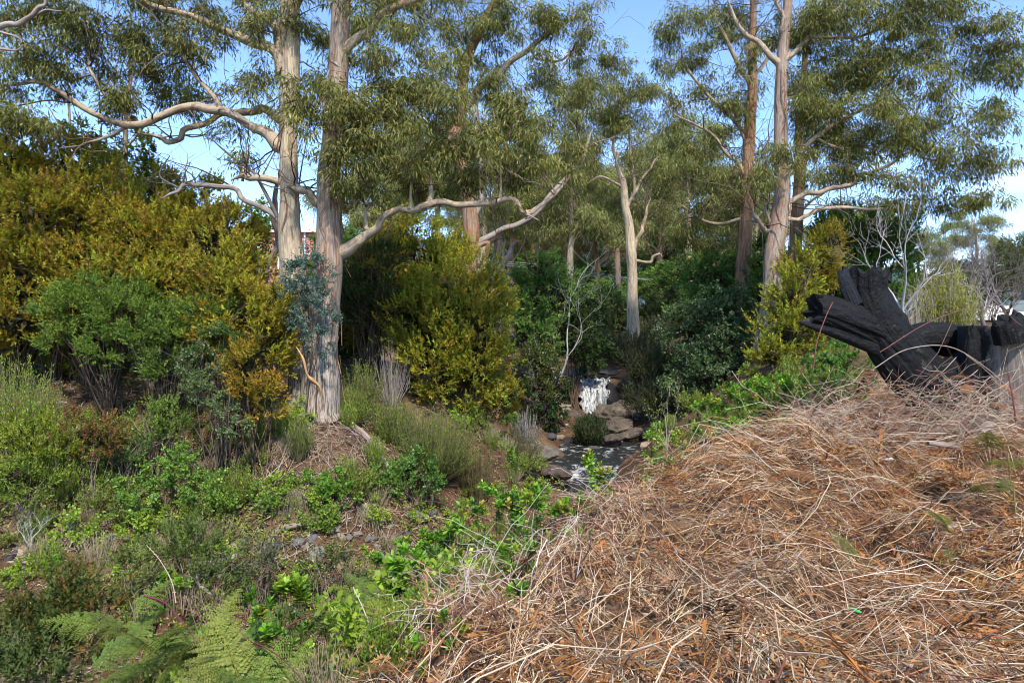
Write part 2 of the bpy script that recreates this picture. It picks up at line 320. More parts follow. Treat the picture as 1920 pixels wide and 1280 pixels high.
# ================================================================== water
def water_mat(name, foam_lo, foam_hi, sc):
    m, t = new_mat(name); k = t.links.new; out = N(t, 'ShaderNodeOutputMaterial')
    at = N(t, 'ShaderNodeAttribute', attribute_name='bk'); cl = N(t, 'ShaderNodeAttribute', attribute_name='col')
    mp = N(t, 'ShaderNodeMapping'); mp.inputs['Scale'].default_value = sc; k(at.outputs['Vector'], mp.inputs[0])
    n1 = noise(t, mp.outputs[0], 3.0, 6, 0.65, 0.6)
    sx = N(t, 'ShaderNodeSeparateColor'); k(cl.outputs['Color'], sx.inputs[0])
    ad = N(t, 'ShaderNodeMath', operation='ADD'); k(n1.outputs['Fac'], ad.inputs[0]); k(sx.outputs[0], ad.inputs[1])
    mr = N(t, 'ShaderNodeMapRange'); mr.inputs[1].default_value = foam_lo; mr.inputs[2].default_value = foam_hi; k(ad.outputs[0], mr.inputs[0])
    wa = N(t, 'ShaderNodeBsdfPrincipled'); wa.inputs['Base Color'].default_value = (.02, .022, .02, 1); wa.inputs['Roughness'].default_value = 0.12
    fo = N(t, 'ShaderNodeBsdfPrincipled'); fo.inputs['Base Color'].default_value = (.74, .75, .74, 1); fo.inputs['Roughness'].default_value = 0.5
    bp = N(t, 'ShaderNodeBump'); bp.inputs['Strength'].default_value = 0.9; bp.inputs['Distance'].default_value = 0.12; k(n1.outputs['Fac'], bp.inputs['Height'])
    k(bp.outputs[0], wa.inputs['Normal']); k(bp.outputs[0], fo.inputs['Normal'])
    mx = N(t, 'ShaderNodeMixShader'); k(mr.outputs[0], mx.inputs[0]); k(wa.outputs[0], mx.inputs[1]); k(fo.outputs[0], mx.inputs[2]); k(mx.outputs[0], out.inputs[0]); return m
cpath = catmull(np.array(CREEK), 14); mb = MB()
T = nrm(np.gradient(cpath, axis=0)); S = np.stack([T[:, 1], -T[:, 0], T[:, 0] * 0], -1); S = nrm(S)
u = np.linspace(-1, 1, 25); wd = 2.7 + .4 * vnoise(np.stack([np.arange(len(cpath)) * .2] * 3, -1), 2)
P = cpath[:, None, :] + S[:, None, :] * (u[None, :] * wd[:, None])[..., None]
P[..., 2] += .07; b = P.copy(); P[..., 2] += 0.05 * fbm(np.stack([P[..., 0] * 1.6, P[..., 1] * 1.6, P[..., 0] * 0], -1), 8, 3)
foam = np.zeros(P.shape); yy = P[..., 1]
foam[..., 0] = .16 * np.exp(-((yy - 22.0) / 1.2) ** 2) + .10 * np.exp(-((yy - 25.2) / 1.0) ** 2) + .2 * np.exp(-((yy - 33.2) / .6) ** 2)
gi = np.arange(P.shape[0] * P.shape[1]).reshape(P.shape[:2])
mb.add(P, np.stack([gi[:-1, :-1], gi[:-1, 1:], gi[1:, 1:], gi[1:, :-1]], -1), None, foam.reshape(-1, 3), b)
tag(mb.build('creek_water', water_mat('creek_water', 0.62, 0.86, (1, 1, 1))), kind='structure')
# waterfall: curtain over the ledge, then three tongues
fallm = water_mat('falling_water', 0.43, 0.74, (4.2, 4.2, 0.36)); g = np.random.default_rng(9)
XF = 3.98
wf = thing('waterfall', (XF, 34.0, -2.75), 'small white waterfall tumbling over a dark rock ledge into the creek', 'waterfall')
def fallsheet(name, x0, x1, xb0, xb1, z0, z1, y0, y1, fo, seed, back=0.0):
    nu, nv = 44, 50; uu, vv = np.meshgrid(np.linspace(0, 1, nu), np.linspace(0, 1, nv))
    x = lerp(lerp(x0, x1, uu), lerp(xb0, xb1, uu), vv ** .8); z = z0 - (z0 - z1) * vv ** 1.25; y = lerp(y0, y1, vv ** .55)
    nz = fbm(np.stack([x * 5, z * .8, uu * 0 + seed], -1), seed, 4); y = y - .16 * nz * (0.3 + vv); x = x + .10 * nz * vv; ed = vnoise(np.stack([z * 5, uu * 0 + (uu > .5) * 7, uu * 0 + seed], -1), seed + 1); x = x + .14 * ed * np.abs(uu * 2 - 1) ** 4; z = z + .10 * vnoise(np.stack([x * 6, x * 0, uu * 0 + seed], -1), seed + 3) * (1 - vv)
    if back > 0:
        pass
    m_ = MB(); gi = np.arange(nu * nv).reshape(nv, nu); c = np.zeros((nv, nu, 3)); c[..., 0] = fo - .10 * np.abs(uu * 2 - 1) ** 3
    m_.add(np.stack([x, y, z], -1), np.stack([gi[:-1, :-1], gi[:-1, 1:], gi[1:, 1:], gi[1:, :-1]], -1), None, c.reshape(-1, 3), np.stack([x, y, z], -1))
    return m_.build(name, fallm, wf)
fallsheet('lip_curtain', XF - 1.05, XF + .85, XF - .85, XF + .72, -.98, -1.36, 33.95, 33.62, .06, 3)
fallsheet('water_tongue', XF - .85, XF + .05, XF - .50, XF + .25, -1.3, -2.78, 33.6, 33.0, .10, 5)
fallsheet('water_tongue', XF - .05, XF + .72, XF + .05, XF + .6, -1.3, -2.78, 33.62, 33.15, .08, 7)
m_ = MB(); uu, vv = np.meshgrid(np.linspace(-1, 1, 20), np.linspace(0, 1, 40))
x = XF + .0 + uu * (1.0 + vv * .5) - vv * 1.0; y = 33.95 + vv * 18; z = -.99 + vv * .35 + .02 * vnoise(np.stack([x * 3, y * 3, x * 0], -1), 1)
gi = np.arange(800).reshape(40, 20); m_.add(np.stack([x, y, z], -1), np.stack([gi[:-1, :-1], gi[:-1, 1:], gi[1:, 1:], gi[1:, :-1]], -1), None, (0, 0, 0), np.stack([x, y, z], -1))
tag(m_.build('upper_stream', bpy.data.materials['creek_water']), kind='structure')
# ================================================================== rocks
def rock_mesh(seed, sub=3, flat=0.7, rough=0.28, name='stone', col=(.2, .19, .18)):
    import bmesh
    bm = bmesh.new(); bmesh.ops.create_icosphere(bm, subdivisions=sub, radius=1.0)
    v = np.array([q.co[:] for q in bm.verts]); f = [[q.index for q in p.verts] for p in bm.faces]; bm.free()
    n = fbm(v * 1.1 + seed * 7.3, seed, 4); v = v * (1 + rough * n[:, None])
    st = np.floor(v[:, 2] * 3 + n) / 3; v[:, 2] = lerp(v[:, 2], st, .35) * flat
    m_ = MB(); sp = fbm(v * 3 + seed, seed + 4, 3)
    c = np.asarray(col)[None] * (1 + .35 * sp[:, None]); m_.add(v, None, f, c); return m_.mesh(name, M['stone'], smooth=False)
def place(name, me, loc, sc, rot, label, cat, group=None):
    o = bpy.data.objects.new(name, me); scene.collection.objects.link(o); o.location = tuple(float(a) for a in loc)
    o.scale = sc if hasattr(sc, '__len__') else (sc,) * 3; o.rotation_euler = rot; return tag(o, label, cat, group)
g = np.random.default_rng(11)
bm_ = [rock_mesh(s, 4, .75, .3, 'boulder', c) for s, c in ((1, (.10, .078, .058)), (2, (.075, .057, .045)), (3, (.15, .13, .105)), (4, (.025, .022, .02)))]
def boulder(px, py, Y, w, h, k, label, rz=0., dx=0):
    p = V(px, py, Y); place('boulder', bm_[k], p, (w / 2, w / 2 * .9, h / 2 / .75), (g.normal() * .1, g.normal() * .1, rz), label, 'boulder')
boulder(1160, 778, 30.5, 2.1, 1.35, 0, 'big rounded brown boulder at the right foot of the waterfall', .4)
boulder(1075, 785, 31, 1.5, .75, 1, 'flat brown boulder at the left foot of the waterfall', 1.2)
boulder(1060, 740, 34.2, 1.5, 1.5, 3, 'wet black rock wall left of the falling water', .3)
boulder(1172, 735, 34.6, 1.5, 1.3, 3, 'wet black rock wall right of the falling water', 2.3)
boulder(1075, 702, 35.2, 2.0, .35, 2, 'thin pale rock shelf above the left of the waterfall', 0)
boulder(1142, 698, 35.8, 1.0, .3, 1, 'small brown rock on the lip of the waterfall')
boulder(1108, 748, 34.75, 3.6, 2.2, 3, 'dark wet rock ledge behind the falling water', .1)
boulder(990, 850, 21.8, 1.7, .7, 2, 'pale flat grey rock slab on the left creek edge below the grey shrub', .5)
boulder(960, 880, 20.6, 1.2, .7, 2, 'pale creek bank boulder just left of the lower rapid', 1.9)
boulder(1040, 888, 20.5, 1.1, .5, 1, 'dark rock splitting the lower rapid in the creek', .7)
boulder(1150, 822, 25.6, .9, .35, 1, 'low dark rock in the creek right of the rush clump', .7)
boulder(1068, 828, 26.3, 1.0, .35, 3, 'dark wet rock in the creek below the orange leaf patch', .2)
boulder(1160, 795, 28.0, 1.3, .4, 0, 'flat brown rock shelf beside the rush clump', 2)
boulder(1185, 812, 26.5, 1.0, .35, 0, 'small flat brown rock at the right edge of the creek', 1)
cobm = [rock_mesh(s, 2, .7, .25, 'stone', c) for s, c in ((21, (.12, .115, .105)), (22, (.19, .175, .15)), (23, (.29, .23, .15)), (24, (.06, .058, .06)), (25, (.23, .18, .125)), (26, (.15, .14, .125)))]
def pix_on_ground(px, py, y0=8., y1=30.):
    Y = np.arange(y0, y1, .06); x = (px - 960) / F * Y; z = ground(x, Y); zr = CAMZ - (py - HY) / F * Y
    k = np.argmax(zr < z); return np.array([x[k], Y[k], z[k]])
for i in range(46):
    px, py = g.uniform(1030, 1235), 0; Y = g.uniform(23.5, 32); p = on(px, Y); p[2] = max(p[2], -3.0 + .02 * (Y - 25)) + .02
    s = g.uniform(.10, .34); place('stone', cobm[i % 6], p, (s, s * g.uniform(.7, 1), s * .7), (0, 0, g.uniform(0, 6)), 'loose stone lying in the creek bed below the waterfall', 'stone', 'stones in the creek bed')
SP = [(445, 1025, 40), (432, 1010, 26), (640, 1005, 22), (692, 1010, 22), (700, 1012, 18), (655, 1008, 20), (590, 1040, 40), (585, 1010, 26), (560, 1018, 30), (775, 963, 36), (790, 975, 30), (810, 962, 24), (760, 1000, 20), (745, 1012, 30),
      (730, 990, 20), (670, 1000, 18), (625, 995, 24), (215, 1015, 40), (190, 1035, 24), (50, 1035, 36), (20, 1045, 30), (355, 850, 62), (250, 855, 50), (735, 1040, 18), (715, 1050, 20), (640, 1060, 26), (520, 1020, 30)]
LBL = {0: 'large grey stone in the soil bank below the hanging grass tuft', 21: 'large rounded stone half buried among shrubs on the left bank', 22: 'weathered stone half hidden behind the reddish heath on the left bank'}
for i, (px, py, w) in enumerate(SP + [(g.uniform(10, 830), g.uniform(980, 1090), g.uniform(8, 20)) for _ in range(90)]):
    p = pix_on_ground(px, py); s = w / 2 / F * p[1] * 1.1
    place('stone', cobm[int(g.integers(6))], p - np.array([0, 0, s * .18]), (s, s * .8, s * g.uniform(.65, .9)), (g.normal() * .3, g.normal() * .3, g.uniform(0, 6)),
          LBL.get(i, 'rounded stone bedded in the eroded soil bank across the gully'), 'stone', None if i in LBL else 'stones in the soil bank')
print('rocks', time.time() - T0)
# ================================================================== gum trees
def skin_tube(mb, path, rad, sides=18, seed=0, amp=0.05, flare=0.0, cap=True, v0=0.0, flutes=5):
    """one limb with an uneven, slightly fluted skin"""
    path = np.asarray(path, float); n = len(path); T = nrm(np.gradient(path, axis=0))
    A = np.zeros((n, 3)); a = np.cross(T[0], [0.2, 1, 0.1]); a /= np.linalg.norm(a)
    for i in range(n):
        a = a - T[i] * np.dot(a, T[i]); a /= np.linalg.norm(a); A[i] = a
    B = np.cross(T, A); th = np.arange(sides) * 2 * np.pi / sides
    v = np.concatenate([[0], np.cumsum(np.linalg.norm(np.diff(path, axis=0), axis=1))]) + v0
    r = np.asarray(rad)[:, None] * np.ones(sides)
    nz = fbm(np.stack([np.cos(th)[None] * 1.3 + v[:, None] * 0, np.sin(th)[None] * 1.3 + v[:, None] * 0, v[:, None] * .9 + 0 * th[None]], -1), seed, 3)
    r = r * (1 + amp * nz)
    if flare: r = r * (1 + flare * np.exp(-(v - v0)[:, None] / .55) * (1 + .45 * np.sin(th * flutes + seed)[None]) + .05 * np.exp(-(v - v0)[:, None] / 3) * np.sin(th * flutes * 2 + seed)[None])
    P = path[:, None] + (A[:, None] * np.cos(th)[None, :, None] + B[:, None] * np.sin(th)[None, :, None]) * r[..., None]
    b = np.empty_like(P); b[..., 0] = np.asarray(rad)[:, None] * np.cos(th); b[..., 1] = np.asarray(rad)[:, None] * np.sin(th); b[..., 2] = v[:, None]
    gi = np.arange(n * sides).reshape(n, sides)
    q = np.stack([gi[:-1], np.roll(gi[:-1], -1, 1), np.roll(gi[1:], -1, 1), gi[1:]], -1)
    t = [[gi[-1, 0], gi[-1, k], gi[-1, k + 1]] for k in range(1, sides - 1)] if cap else None
    mb.add(P, q, t, (1, 1, 1), b)
GUM = [(.16, .165, .04), (.115, .13, .034), (.21, .205, .052), (.29, .27, .085), (.075, .09, .024), (.28, .21, .05)]
GW = [4, 4, 3, 1.5, 3, .7]
def limb_path(spec, Y, per=5, wob=.03, seed=0, fq=.3):
    pts = np.array([V(s[0], s[1], Y + (s[3] if len(s) > 3 else 0)) for s in spec])
    rad = np.array([s[2] / 2 / F * Y for s in spec]); p = catmull(pts, per)
    r = np.interp(np.linspace(0, len(spec) - 1, len(p)), np.arange(len(spec)), rad)
    w = np.stack([vnoise(np.stack([np.arange(len(p)) * fq + seed, np.full(len(p), k * 9.1), np.zeros(len(p))], -1), seed) for k in range(3)], -1)
    w[0] = 0; p = p + w * wob * np.clip(r / .05, .5, 2)[:, None]; return p, r
def foliage_blobs(g, sk_p, sk_r, blobs, Y, leafL, leafW, cov, pal, wts, twigcol, tw, cr, droop=0.9, cl=0.34, world=False):
    """blobs (px,py,rx,ry,dY): branches grow from the nearest limb into each blob, ending in drooping leaf sprays"""
    nodes = [np.asarray(sk_p)]; nrad = [np.asarray(sk_r)]
    for bl in blobs:
        px, py, rx, ry = bl[:4]; dY = bl[4] if len(bl) > 4 else g.normal() * .05 * Y * .5; cm = bl[5] if len(bl) > 5 else 1.0
        C = V(px, py, Y + dY); s = Y / F; rad3 = np.array([rx * s, (rx + ry) / 2 * s * 1.05, ry * s])
        allp = np.concatenate(nodes); allr = np.concatenate(nrad)
        d = np.linalg.norm(allp - C, axis=1) + np.maximum(allp[:, 2] - C[2], 0) * 1.6 + np.abs(allp[:, 1] - C[1]) * .2
        k = int(np.argmin(d)); A = allp[k]; ra = min(allr[k] * .55, .004 * Y ** .5 + .006 * np.linalg.norm(C - A))
        n = 9; t = np.linspace(0, 1, n)[:, None]; ln = np.linalg.norm(C - A); side = rnd_dir(g, 1)[0]
        path = A + (C - A) * t + np.array([0, 0, 1]) * (np.sin(t * np.pi) * ln * .10) + side * np.sin(t * np.pi * 1.6) * ln * .09
        path[1:-1] += g.normal(size=(n - 2, 3)) * ln * .018
        pr = np.linspace(ra, ra * .45 + .003, n); tubes(tw, path, pr[None], 6, twigcol[g.integers(len(twigcol))])
        loc = [path[n // 2:]]; lr = [pr[n // 2:]]
        area = np.pi * rx * ry * s * s; nl = 2.5 * cov * cm * area / (leafL * leafW * .5)
        per = 64; nt_ = max(6, int(nl / per)); dirs = rnd_dir(g, nt_); rr = g.uniform(0.15, 1, nt_) ** .5
        cn = C + rnd_dir(g, max(3, nt_ // 5)) * g.uniform(.3, 1, (max(3, nt_ // 5), 1)) ** .5 * rad3; tips = cn[g.integers(len(cn), size=nt_)] + dirs * rr[:, None] * rad3 * .58; tips = tips[np.argsort(np.linalg.norm((tips - C) / rad3, axis=1))]
        paths = []; prs = []
        for tp in tips:
            lp = np.concatenate(loc); dd = np.linalg.norm(lp - tp, axis=1) + np.maximum(lp[:, 2] - tp[2], 0) * .4
            j = int(np.argmin(dd)); a = lp[j]; r0 = min(np.concatenate(lr)[j] * .8, .012); t4 = np.linspace(0, 1, 4)[:, None]; l2 = np.linalg.norm(tp - a)
            pp = a + (tp - a) * t4 + np.array([0, 0, 1]) * np.sin(t4 * np.pi) * l2 * .12 + rnd_dir(g, 1)[0] * np.sin(t4 * np.pi) * l2 * .12
            paths.append(pp); prs.append(np.linspace(r0, .0025 + .00012 * Y, 4)); loc.append(pp[1:]); lr.append(prs[-1][1:])
        cc = np.array(twigcol)[g.integers(len(twigcol), size=len(paths))]
        tubes(tw, np.array(paths), np.array(prs), 3, cc)
        # leaves
        reps = np.repeat(tips, per, axis=0); m = len(reps); tone = np.repeat(g.normal(size=nt_) * .22, per)
        csz = np.repeat(g.uniform(.6, 1.25, nt_), per)[:, None] * cl * .8 * (Y / 18) ** .45
        o = g.normal(size=(m, 3)) * np.array([1, 1, .62]) * csz * .62; pos = reps + o
        D = nrm(o) * .55 + np.array([0, 0, -1]) * droop + g.normal(size=(m, 3)) * .42
        col = mixcols(g, m, pal, wts) * (1 + tone)[:, None]
        leaves(cr, pos, D, rnd_dir(g, m), leafL * g.uniform(.65, 1.25, m), leafW * g.uniform(.7, 1.2, m), col, .4, .1, .10, tri=Y > 20)
TW = [(.10, .06, .04), (.16, .10, .07), (.22, .17, .13), (.07, .045, .035)]
def gum(label, Y, trunk, limbs, blobs, bark='bark_cream', seed=0, leafL=.16, leafW=.028, cov=1.15, flare=.5, pal=GUM, wts=GW, base=None, limb_bark='bark_limb', name='gum_tree', cl=.34, extra=None, sides=26):
    g = np.random.default_rng(seed); p, r = limb_path(trunk, Y, 8, .03, seed, .16)
    b0 = p[0].copy(); zg = ground(b0[0], b0[1])
    if b0[2] > zg - .1:
        ext = b0.copy(); ext[2] = zg - 1.0; p = np.vstack([ext, p]); r = np.concatenate([[r[0] * 1.05], r])
        seg = p[1] - p[0]; fill = p[0] + seg * np.linspace(0, 1, 8)[1:-1, None]; p = np.vstack([p[:1], fill, p[1:]]); r = np.concatenate([r[:1], np.full(6, r[0]), r[1:]])
    root = thing(name, (p[0][0], p[0][1], zg), label, 'tree')
    m_ = MB(); skin_tube(m_, p, r, sides, seed, .05, flare); m_.build('trunk', M[bark], root)
    sk_p, sk_r = [p[len(p) // 3:]], [r[len(r) // 3:]]; side = MB()
    for i, sp in enumerate(limbs):
        mat = limb_bark; dead = False
        if isinstance(sp, dict): mat = sp['mat']; dead = sp.get('bare', False); sp = sp['p']
        lp, lr = limb_path(sp, Y, 6, .05, seed + 31 + i); lr = lr * np.interp(np.linspace(0, 1, len(lr)), [0, .05, .16, .75, 1], [1.6, 1.3, 1, 1, .25 if not dead else .45]); m_ = MB(); skin_tube(m_, lp, lr * .78, 12, seed + i, .14)
        for _ in range(9):
            j = int(g.integers(len(lp) // 3, len(lp))); l0 = Y * .0135 * g.uniform(3, 9); d0 = nrm(rnd_dir(g, 1)[0] + np.array([0, 0, .55])); q = [lp[j]]
            for _k in range(6): d0 = nrm(d0 + g.normal(size=3) * .28); q.append(q[-1] + d0 * l0 / 6)
            q = np.array(q); tubes(side, q, np.linspace(min(lr[j] * .5, .02), .003 + .00012 * Y, 7)[None], 4, TW[int(g.integers(4))])
            if not dead: sk_p.append(q[3:]); sk_r.append(np.full(4, .012))
            for _k in range(3):
                i2 = int(g.integers(2, 7)); d1 = nrm(d0 + rnd_dir(g, 1)[0] * .9); q2 = q[i2] + d1 * l0 * .35 * np.linspace(0, 1, 4)[:, None] + g.normal(size=(4, 3)) * .012 * l0 * np.linspace(0, 1, 4)[:, None]; tubes(side, q2, np.linspace(.006, .0025 + .0001 * Y, 4)[None], 3, TW[int(g.integers(4))])
        m_.build('limb', M[mat], root)
        if not dead: sk_p.append(lp[2:]); sk_r.append(lr[2:])
    if Y < 24 and flare:
        pe = MB(); nr_ = 34; ii = g.integers(2, int(len(p) * .72), nr_); th_ = g.uniform(0, 2 * np.pi, nr_); od = np.stack([np.cos(th_), np.sin(th_), th_ * 0], -1); l_ = g.uniform(.25, 1.1, nr_); tt_ = np.linspace(0, 1, 7)[None, :, None]
        Pp = (p[ii] + od * (r[ii] * 1.06)[:, None])[:, None] + np.array([0, 0, -1.0]) * l_[:, None, None] * tt_ + od[:, None] * (g.uniform(0, .16, (nr_, 1, 1)) * tt_ ** 1.6 + .012) + np.cross(od, [0, 0, 1.0])[:, None] * (g.normal(size=(nr_, 1, 1)) * .06 * np.sin(tt_ * 4))
        sd2 = np.cross(od, [0, 0, 1.0])[:, None] * g.uniform(.008, .03, (nr_, 1, 1)) * np.sin(np.clip(tt_ * 2.6 + .35, 0, 3.05)); vv_ = np.stack([Pp - sd2, Pp + od[:, None] * .012, Pp + sd2], 2); gi_ = np.arange(nr_ * 21).reshape(nr_, 7, 3)
        pe.add(vv_, np.stack([gi_[:, :-1, :-1], gi_[:, :-1, 1:], gi_[:, 1:, 1:], gi_[:, 1:, :-1]], -1), None, np.repeat(mixcols(g, nr_, [(.30, .16, .08), (.20, .11, .07), (.34, .25, .18), (.14, .08, .05)]), 21, 0)); pe.build('peeling_bark', M['twig'], root, stuff=True)
    tw, cr = side, MB()
    foliage_blobs(g, np.concatenate(sk_p), np.concatenate(sk_r), blobs, Y, leafL, leafW, cov, pal, wts, TW, tw, cr, cl=cl)
    if extra: extra(g, tw, cr)
    tw.build('twigs', M['twig'], root, stuff=True); cr.build('crown', M['gumleaf'], root, stuff=True)
    return root
def bare_sticks(specs, Y, col, rad=6):
    """dead side twigs given as pixel paths"""
    def f(g, tw, cr):
        for s in specs:
            p, r = limb_path(s, Y, 5, .05, int(g.integers(99))); tubes(tw, p, r[None], 6, col)
            for _ in range(7):
                k = int(g.integers(2, len(p))); l = g.uniform(.15, .6); d = nrm(rnd_dir(g, 1)[0] + np.array([0, 0, .5]))
                q = p[k] + d * l * np.linspace(0, 1, 4)[:, None] + g.normal(size=(4, 3)) * .03 * np.linspace(0, 1, 4)[:, None]
                tubes(tw, q, np.linspace(r[k] * .5, .004, 4)[None], 4, col)
    return f
# --- the left stem of the twin pair
gum('cream barked gum with long limbs reaching left, the left of the twin trunks', 16.0,
    [(572, 790, 54), (560, 640, 50), (548, 480, 46), (541, 380, 36), (540, 250, 31), (538, 130, 36), (540, 0, 36), (545, -160, 30), (550, -400, 16)],
    [[(530, 275, 24), (470, 238, 20), (405, 204, 22), (345, 206, 20), (262, 232, 18), (175, 208, 15), (85, 160, 12), (0, 160, 11), (-120, 175, 7)],
     [(536, 140, 26), (505, 95, 24), (455, 70, 22), (390, 48, 18), (270, 2, 14), (160, -60, 10)],
     [(535, 105, 26), (520, 60, 22), (490, 22, 18), (430, -20, 12)],
     {'p': [(540, 235, 10, .6), (505, 208, 20, .7), (445, 205, 17, .7), (405, 222, 14, .6), (350, 250, 15, .5), (315, 262, 14, .4), (280, 255, 8, .4), (250, 257, 3, .4)], 'mat': 'bark_limb', 'bare': True},
     {'p': [(542, 425, 20), (520, 408, 18), (475, 382, 12), (425, 352, 12), (370, 346, 11), (330, 358, 9), (300, 372, 6)], 'mat': 'dead', 'bare': True},
     {'p': [(545, 345, 18), (500, 332, 16), (460, 333, 14), (432, 340, 8)], 'mat': 'bark_limb', 'bare': True},
     [(415, 210, 12), (392, 170, 10), (362, 140, 9), (335, 100, 7), (300, 60, 5)],
     [(250, 225, 13), (205, 185, 10), (175, 140, 8), (160, 100, 6)],
     {'p': [(255, 232, 9), (215, 250, 8), (180, 265, 6), (140, 276, 4), (100, 280, 3)], 'mat': 'dead', 'bare': True},
     [(545, 20, 18), (580, -30, 15), (600, -90, 10)]],
    [(40, 95, 80, 45), (130, 130, 75, 55), (30, 200, 50, 35), (200, 60, 60, 50), (190, 160, 45, 40), (150, 70, 60, 45), (300, 60, 70, 45), (310, 150, 62, 48, .6, 1.6), (360, 180, 40, 28, .6, 1.4), (420, 100, 48, 48), (455, 150, 44, 34),
     (95, 245, 60, 30, 0, .6), (480, 60, 38, 48), (435, 20, 58, 30), (500, 190, 26, 34, 0, .7), (425, 250, 48, 26, .4, .5), (470, 300, 34, 24, .4, .5), (30, 15, 60, 40), (130, 0, 70, 38), (590, 70, 38, 60), (585, 130, 26, 36, .8),
     (250, 110, 40, 40, 0, .6), (330, 5, 70, 34), (235, 190, 30, 24, 0, .5), (380, 60, 50, 30), (20, 140, 50, 30), (-60, 80, 70, 60), (-60, 200, 60, 50), (230, -40, 90, 40), (480, -40, 80, 40), (600, -20, 50, 50)],
    bark='bark_twin', seed=101, flare=.2, extra=bare_sticks([[(520, 408, 8), (480, 330, 6), (440, 300, 5), (405, 270, 3), (385, 255, 2)], [(455, 340, 6), (450, 310, 4), (420, 300, 3)], [(345, 356, 5), (300, 330, 3), (320, 290, 2)], [(470, 235, 6), (430, 215, 4), (400, 180, 3)]], 16.0, (.12, .10, .09)))
# --- right stem of the pair
gum('thick grey gum with flaking base, the right of the twin trunks', 15.7,
    [(602, 790, 74), (603, 700, 66), (608, 600, 58), (614, 500, 52), (618, 400, 45), (622, 300, 40), (626, 180, 37), (636, 60, 36), (645, -60, 34), (655, -250, 24), (660, -420, 12)],
    [[(618, 480, 34), (645, 465, 28), (675, 442, 24), (705, 420, 18), (745, 397, 16), (800, 388, 17), (860, 382, 15), (915, 378, 14), (955, 374, 13), (985, 400, 11), (1010, 415, 8)],
     [(630, 125, 26), (652, 92, 24), (680, 62, 22), (720, 30, 19), (790, -5, 16), (880, -60, 12)],
     {'p': [(605, 385, 22), (578, 362, 20), (556, 350, 20), (545, 340, 18)], 'mat': 'bark_limb', 'bare': True},
     [(805, 388, 12), (812, 350, 11), (800, 310, 10), (792, 275, 9), (770, 235, 7), (745, 190, 5)],
     [(690, 430, 9), (688, 395, 9), (700, 370, 8), (680, 335, 6), (655, 300, 5)],
     [(768, 392, 8), (770, 340, 6), (768, 290, 4)], [(940, 376, 7), (938, 330, 6), (945, 280, 5), (965, 230, 3)],
     [(985, 400, 9), (1040, 365, 10, .4), (1085, 310, 8, .6), (1110, 245, 6, .8)],
     {'p': [(640, 270, 16), (665, 240, 18), (690, 215, 16), (705, 212, 10)], 'mat': 'bark_red', 'bare': True},
     [(628, 160, 10), (600, 190, 7), (580, 240, 4)], [(800, 300, 7), (830, 270, 5), (870, 250, 4)]],
    [(590, 180, 42, 34, -1), (622, 215, 44, 46, -1), (655, 265, 46, 40, -1), (680, 180, 48, 46, -.6), (735, 100, 72, 44, -.3), (795, 145, 55, 45), (720, 205, 56, 46), (695, 300, 54, 44), (770, 265, 62, 54), (800, 335, 54, 34), (845, 110, 36, 36),
     (845, 200, 46, 46), (900, 255, 52, 44), (930, 320, 54, 34), (980, 215, 52, 44), (1020, 265, 56, 44), (1052, 290, 34, 36), (955, 180, 36, 36), (870, 320, 46, 36), (700, 355, 34, 24), (620, 300, 26, 26, -1), (575, 240, 26, 36, -1),
     (760, 190, 50, 40), (660, 120, 30, 30, .4), (860, 280, 50, 40), (1000, 320, 50, 30, 0, .7), (640, 345, 24, 20, -.8), (700, -30, 80, 50), (800, -50, 80, 50)],
    bark='bark_grey', seed=202, flare=.18, cov=1.3, pal=GUM[:3] + [(.29, .27, .08), (.075, .09, .026), (.30, .23, .06)], wts=[4, 4, 4, 2.5, 2.5, 1])
print('twin gums', time.time() - T0)
# --- the grey leaning gum behind the golden bush
gum('leaning gum with red-brown lower trunk and forked grey limbs behind the golden bush', 26.0,
    [(878, 560, 36), (880, 480, 34), (884, 420, 31), (880, 370, 27), (866, 320, 22), (850, 265, 22), (866, 205, 22), (872, 130, 20), (900, 60, 17), (930, 5, 14), (960, -60, 10)],
    [[(866, 210, 16), (900, 170, 17), (950, 125, 15), (1000, 88, 13), (1060, 45, 10), (1100, 15, 7)], [(884, 420, 16), (905, 350, 14), (892, 260, 14), (898, 180, 12), (905, 120, 9)], [(880, 120, 10), (840, 70, 8), (800, 20, 6)],
     [(885, 460, 14), (940, 435, 14), (990, 410, 13), (1050, 350, 11), (1090, 300, 9), (1110, 240, 6)], {'p': [(885, 470, 14), (910, 455, 12), (905, 490, 10), (890, 505, 6)], 'mat': 'bark_red', 'bare': True},
     [(1000, 88, 7), (1010, 110, 6), (1060, 110, 5), (1090, 80, 4)]],
    [(760, 35, 76, 40), (860, 40, 56, 40), (930, 105, 56, 44), (985, 60, 56, 46), (1040, 40, 54, 36), (1075, 85, 34, 34), (1005, 150, 46, 36), (905, 170, 46, 44), (1060, 165, 36, 34), (700, 30, 50, 40), (830, 90, 46, 40), (660, 50, 40, 40),
     (950, 240, 44, 36), (1055, 340, 56, 34), (1000, 350, 50, 36, 1.5), (940, 20, 56, 36), (1100, 20, 26, 30), (820, 0, 70, 34), (1080, 250, 44, 36, 1), (760, 330, 60, 50, 2), (860, 340, 60, 40, 2), (920, 400, 60, 36, 2), (800, 220, 60, 60, 2)],
    bark='bark_red', seed=303, leafL=.2, leafW=.038, cov=1.1, flare=.2, limb_bark='dead')
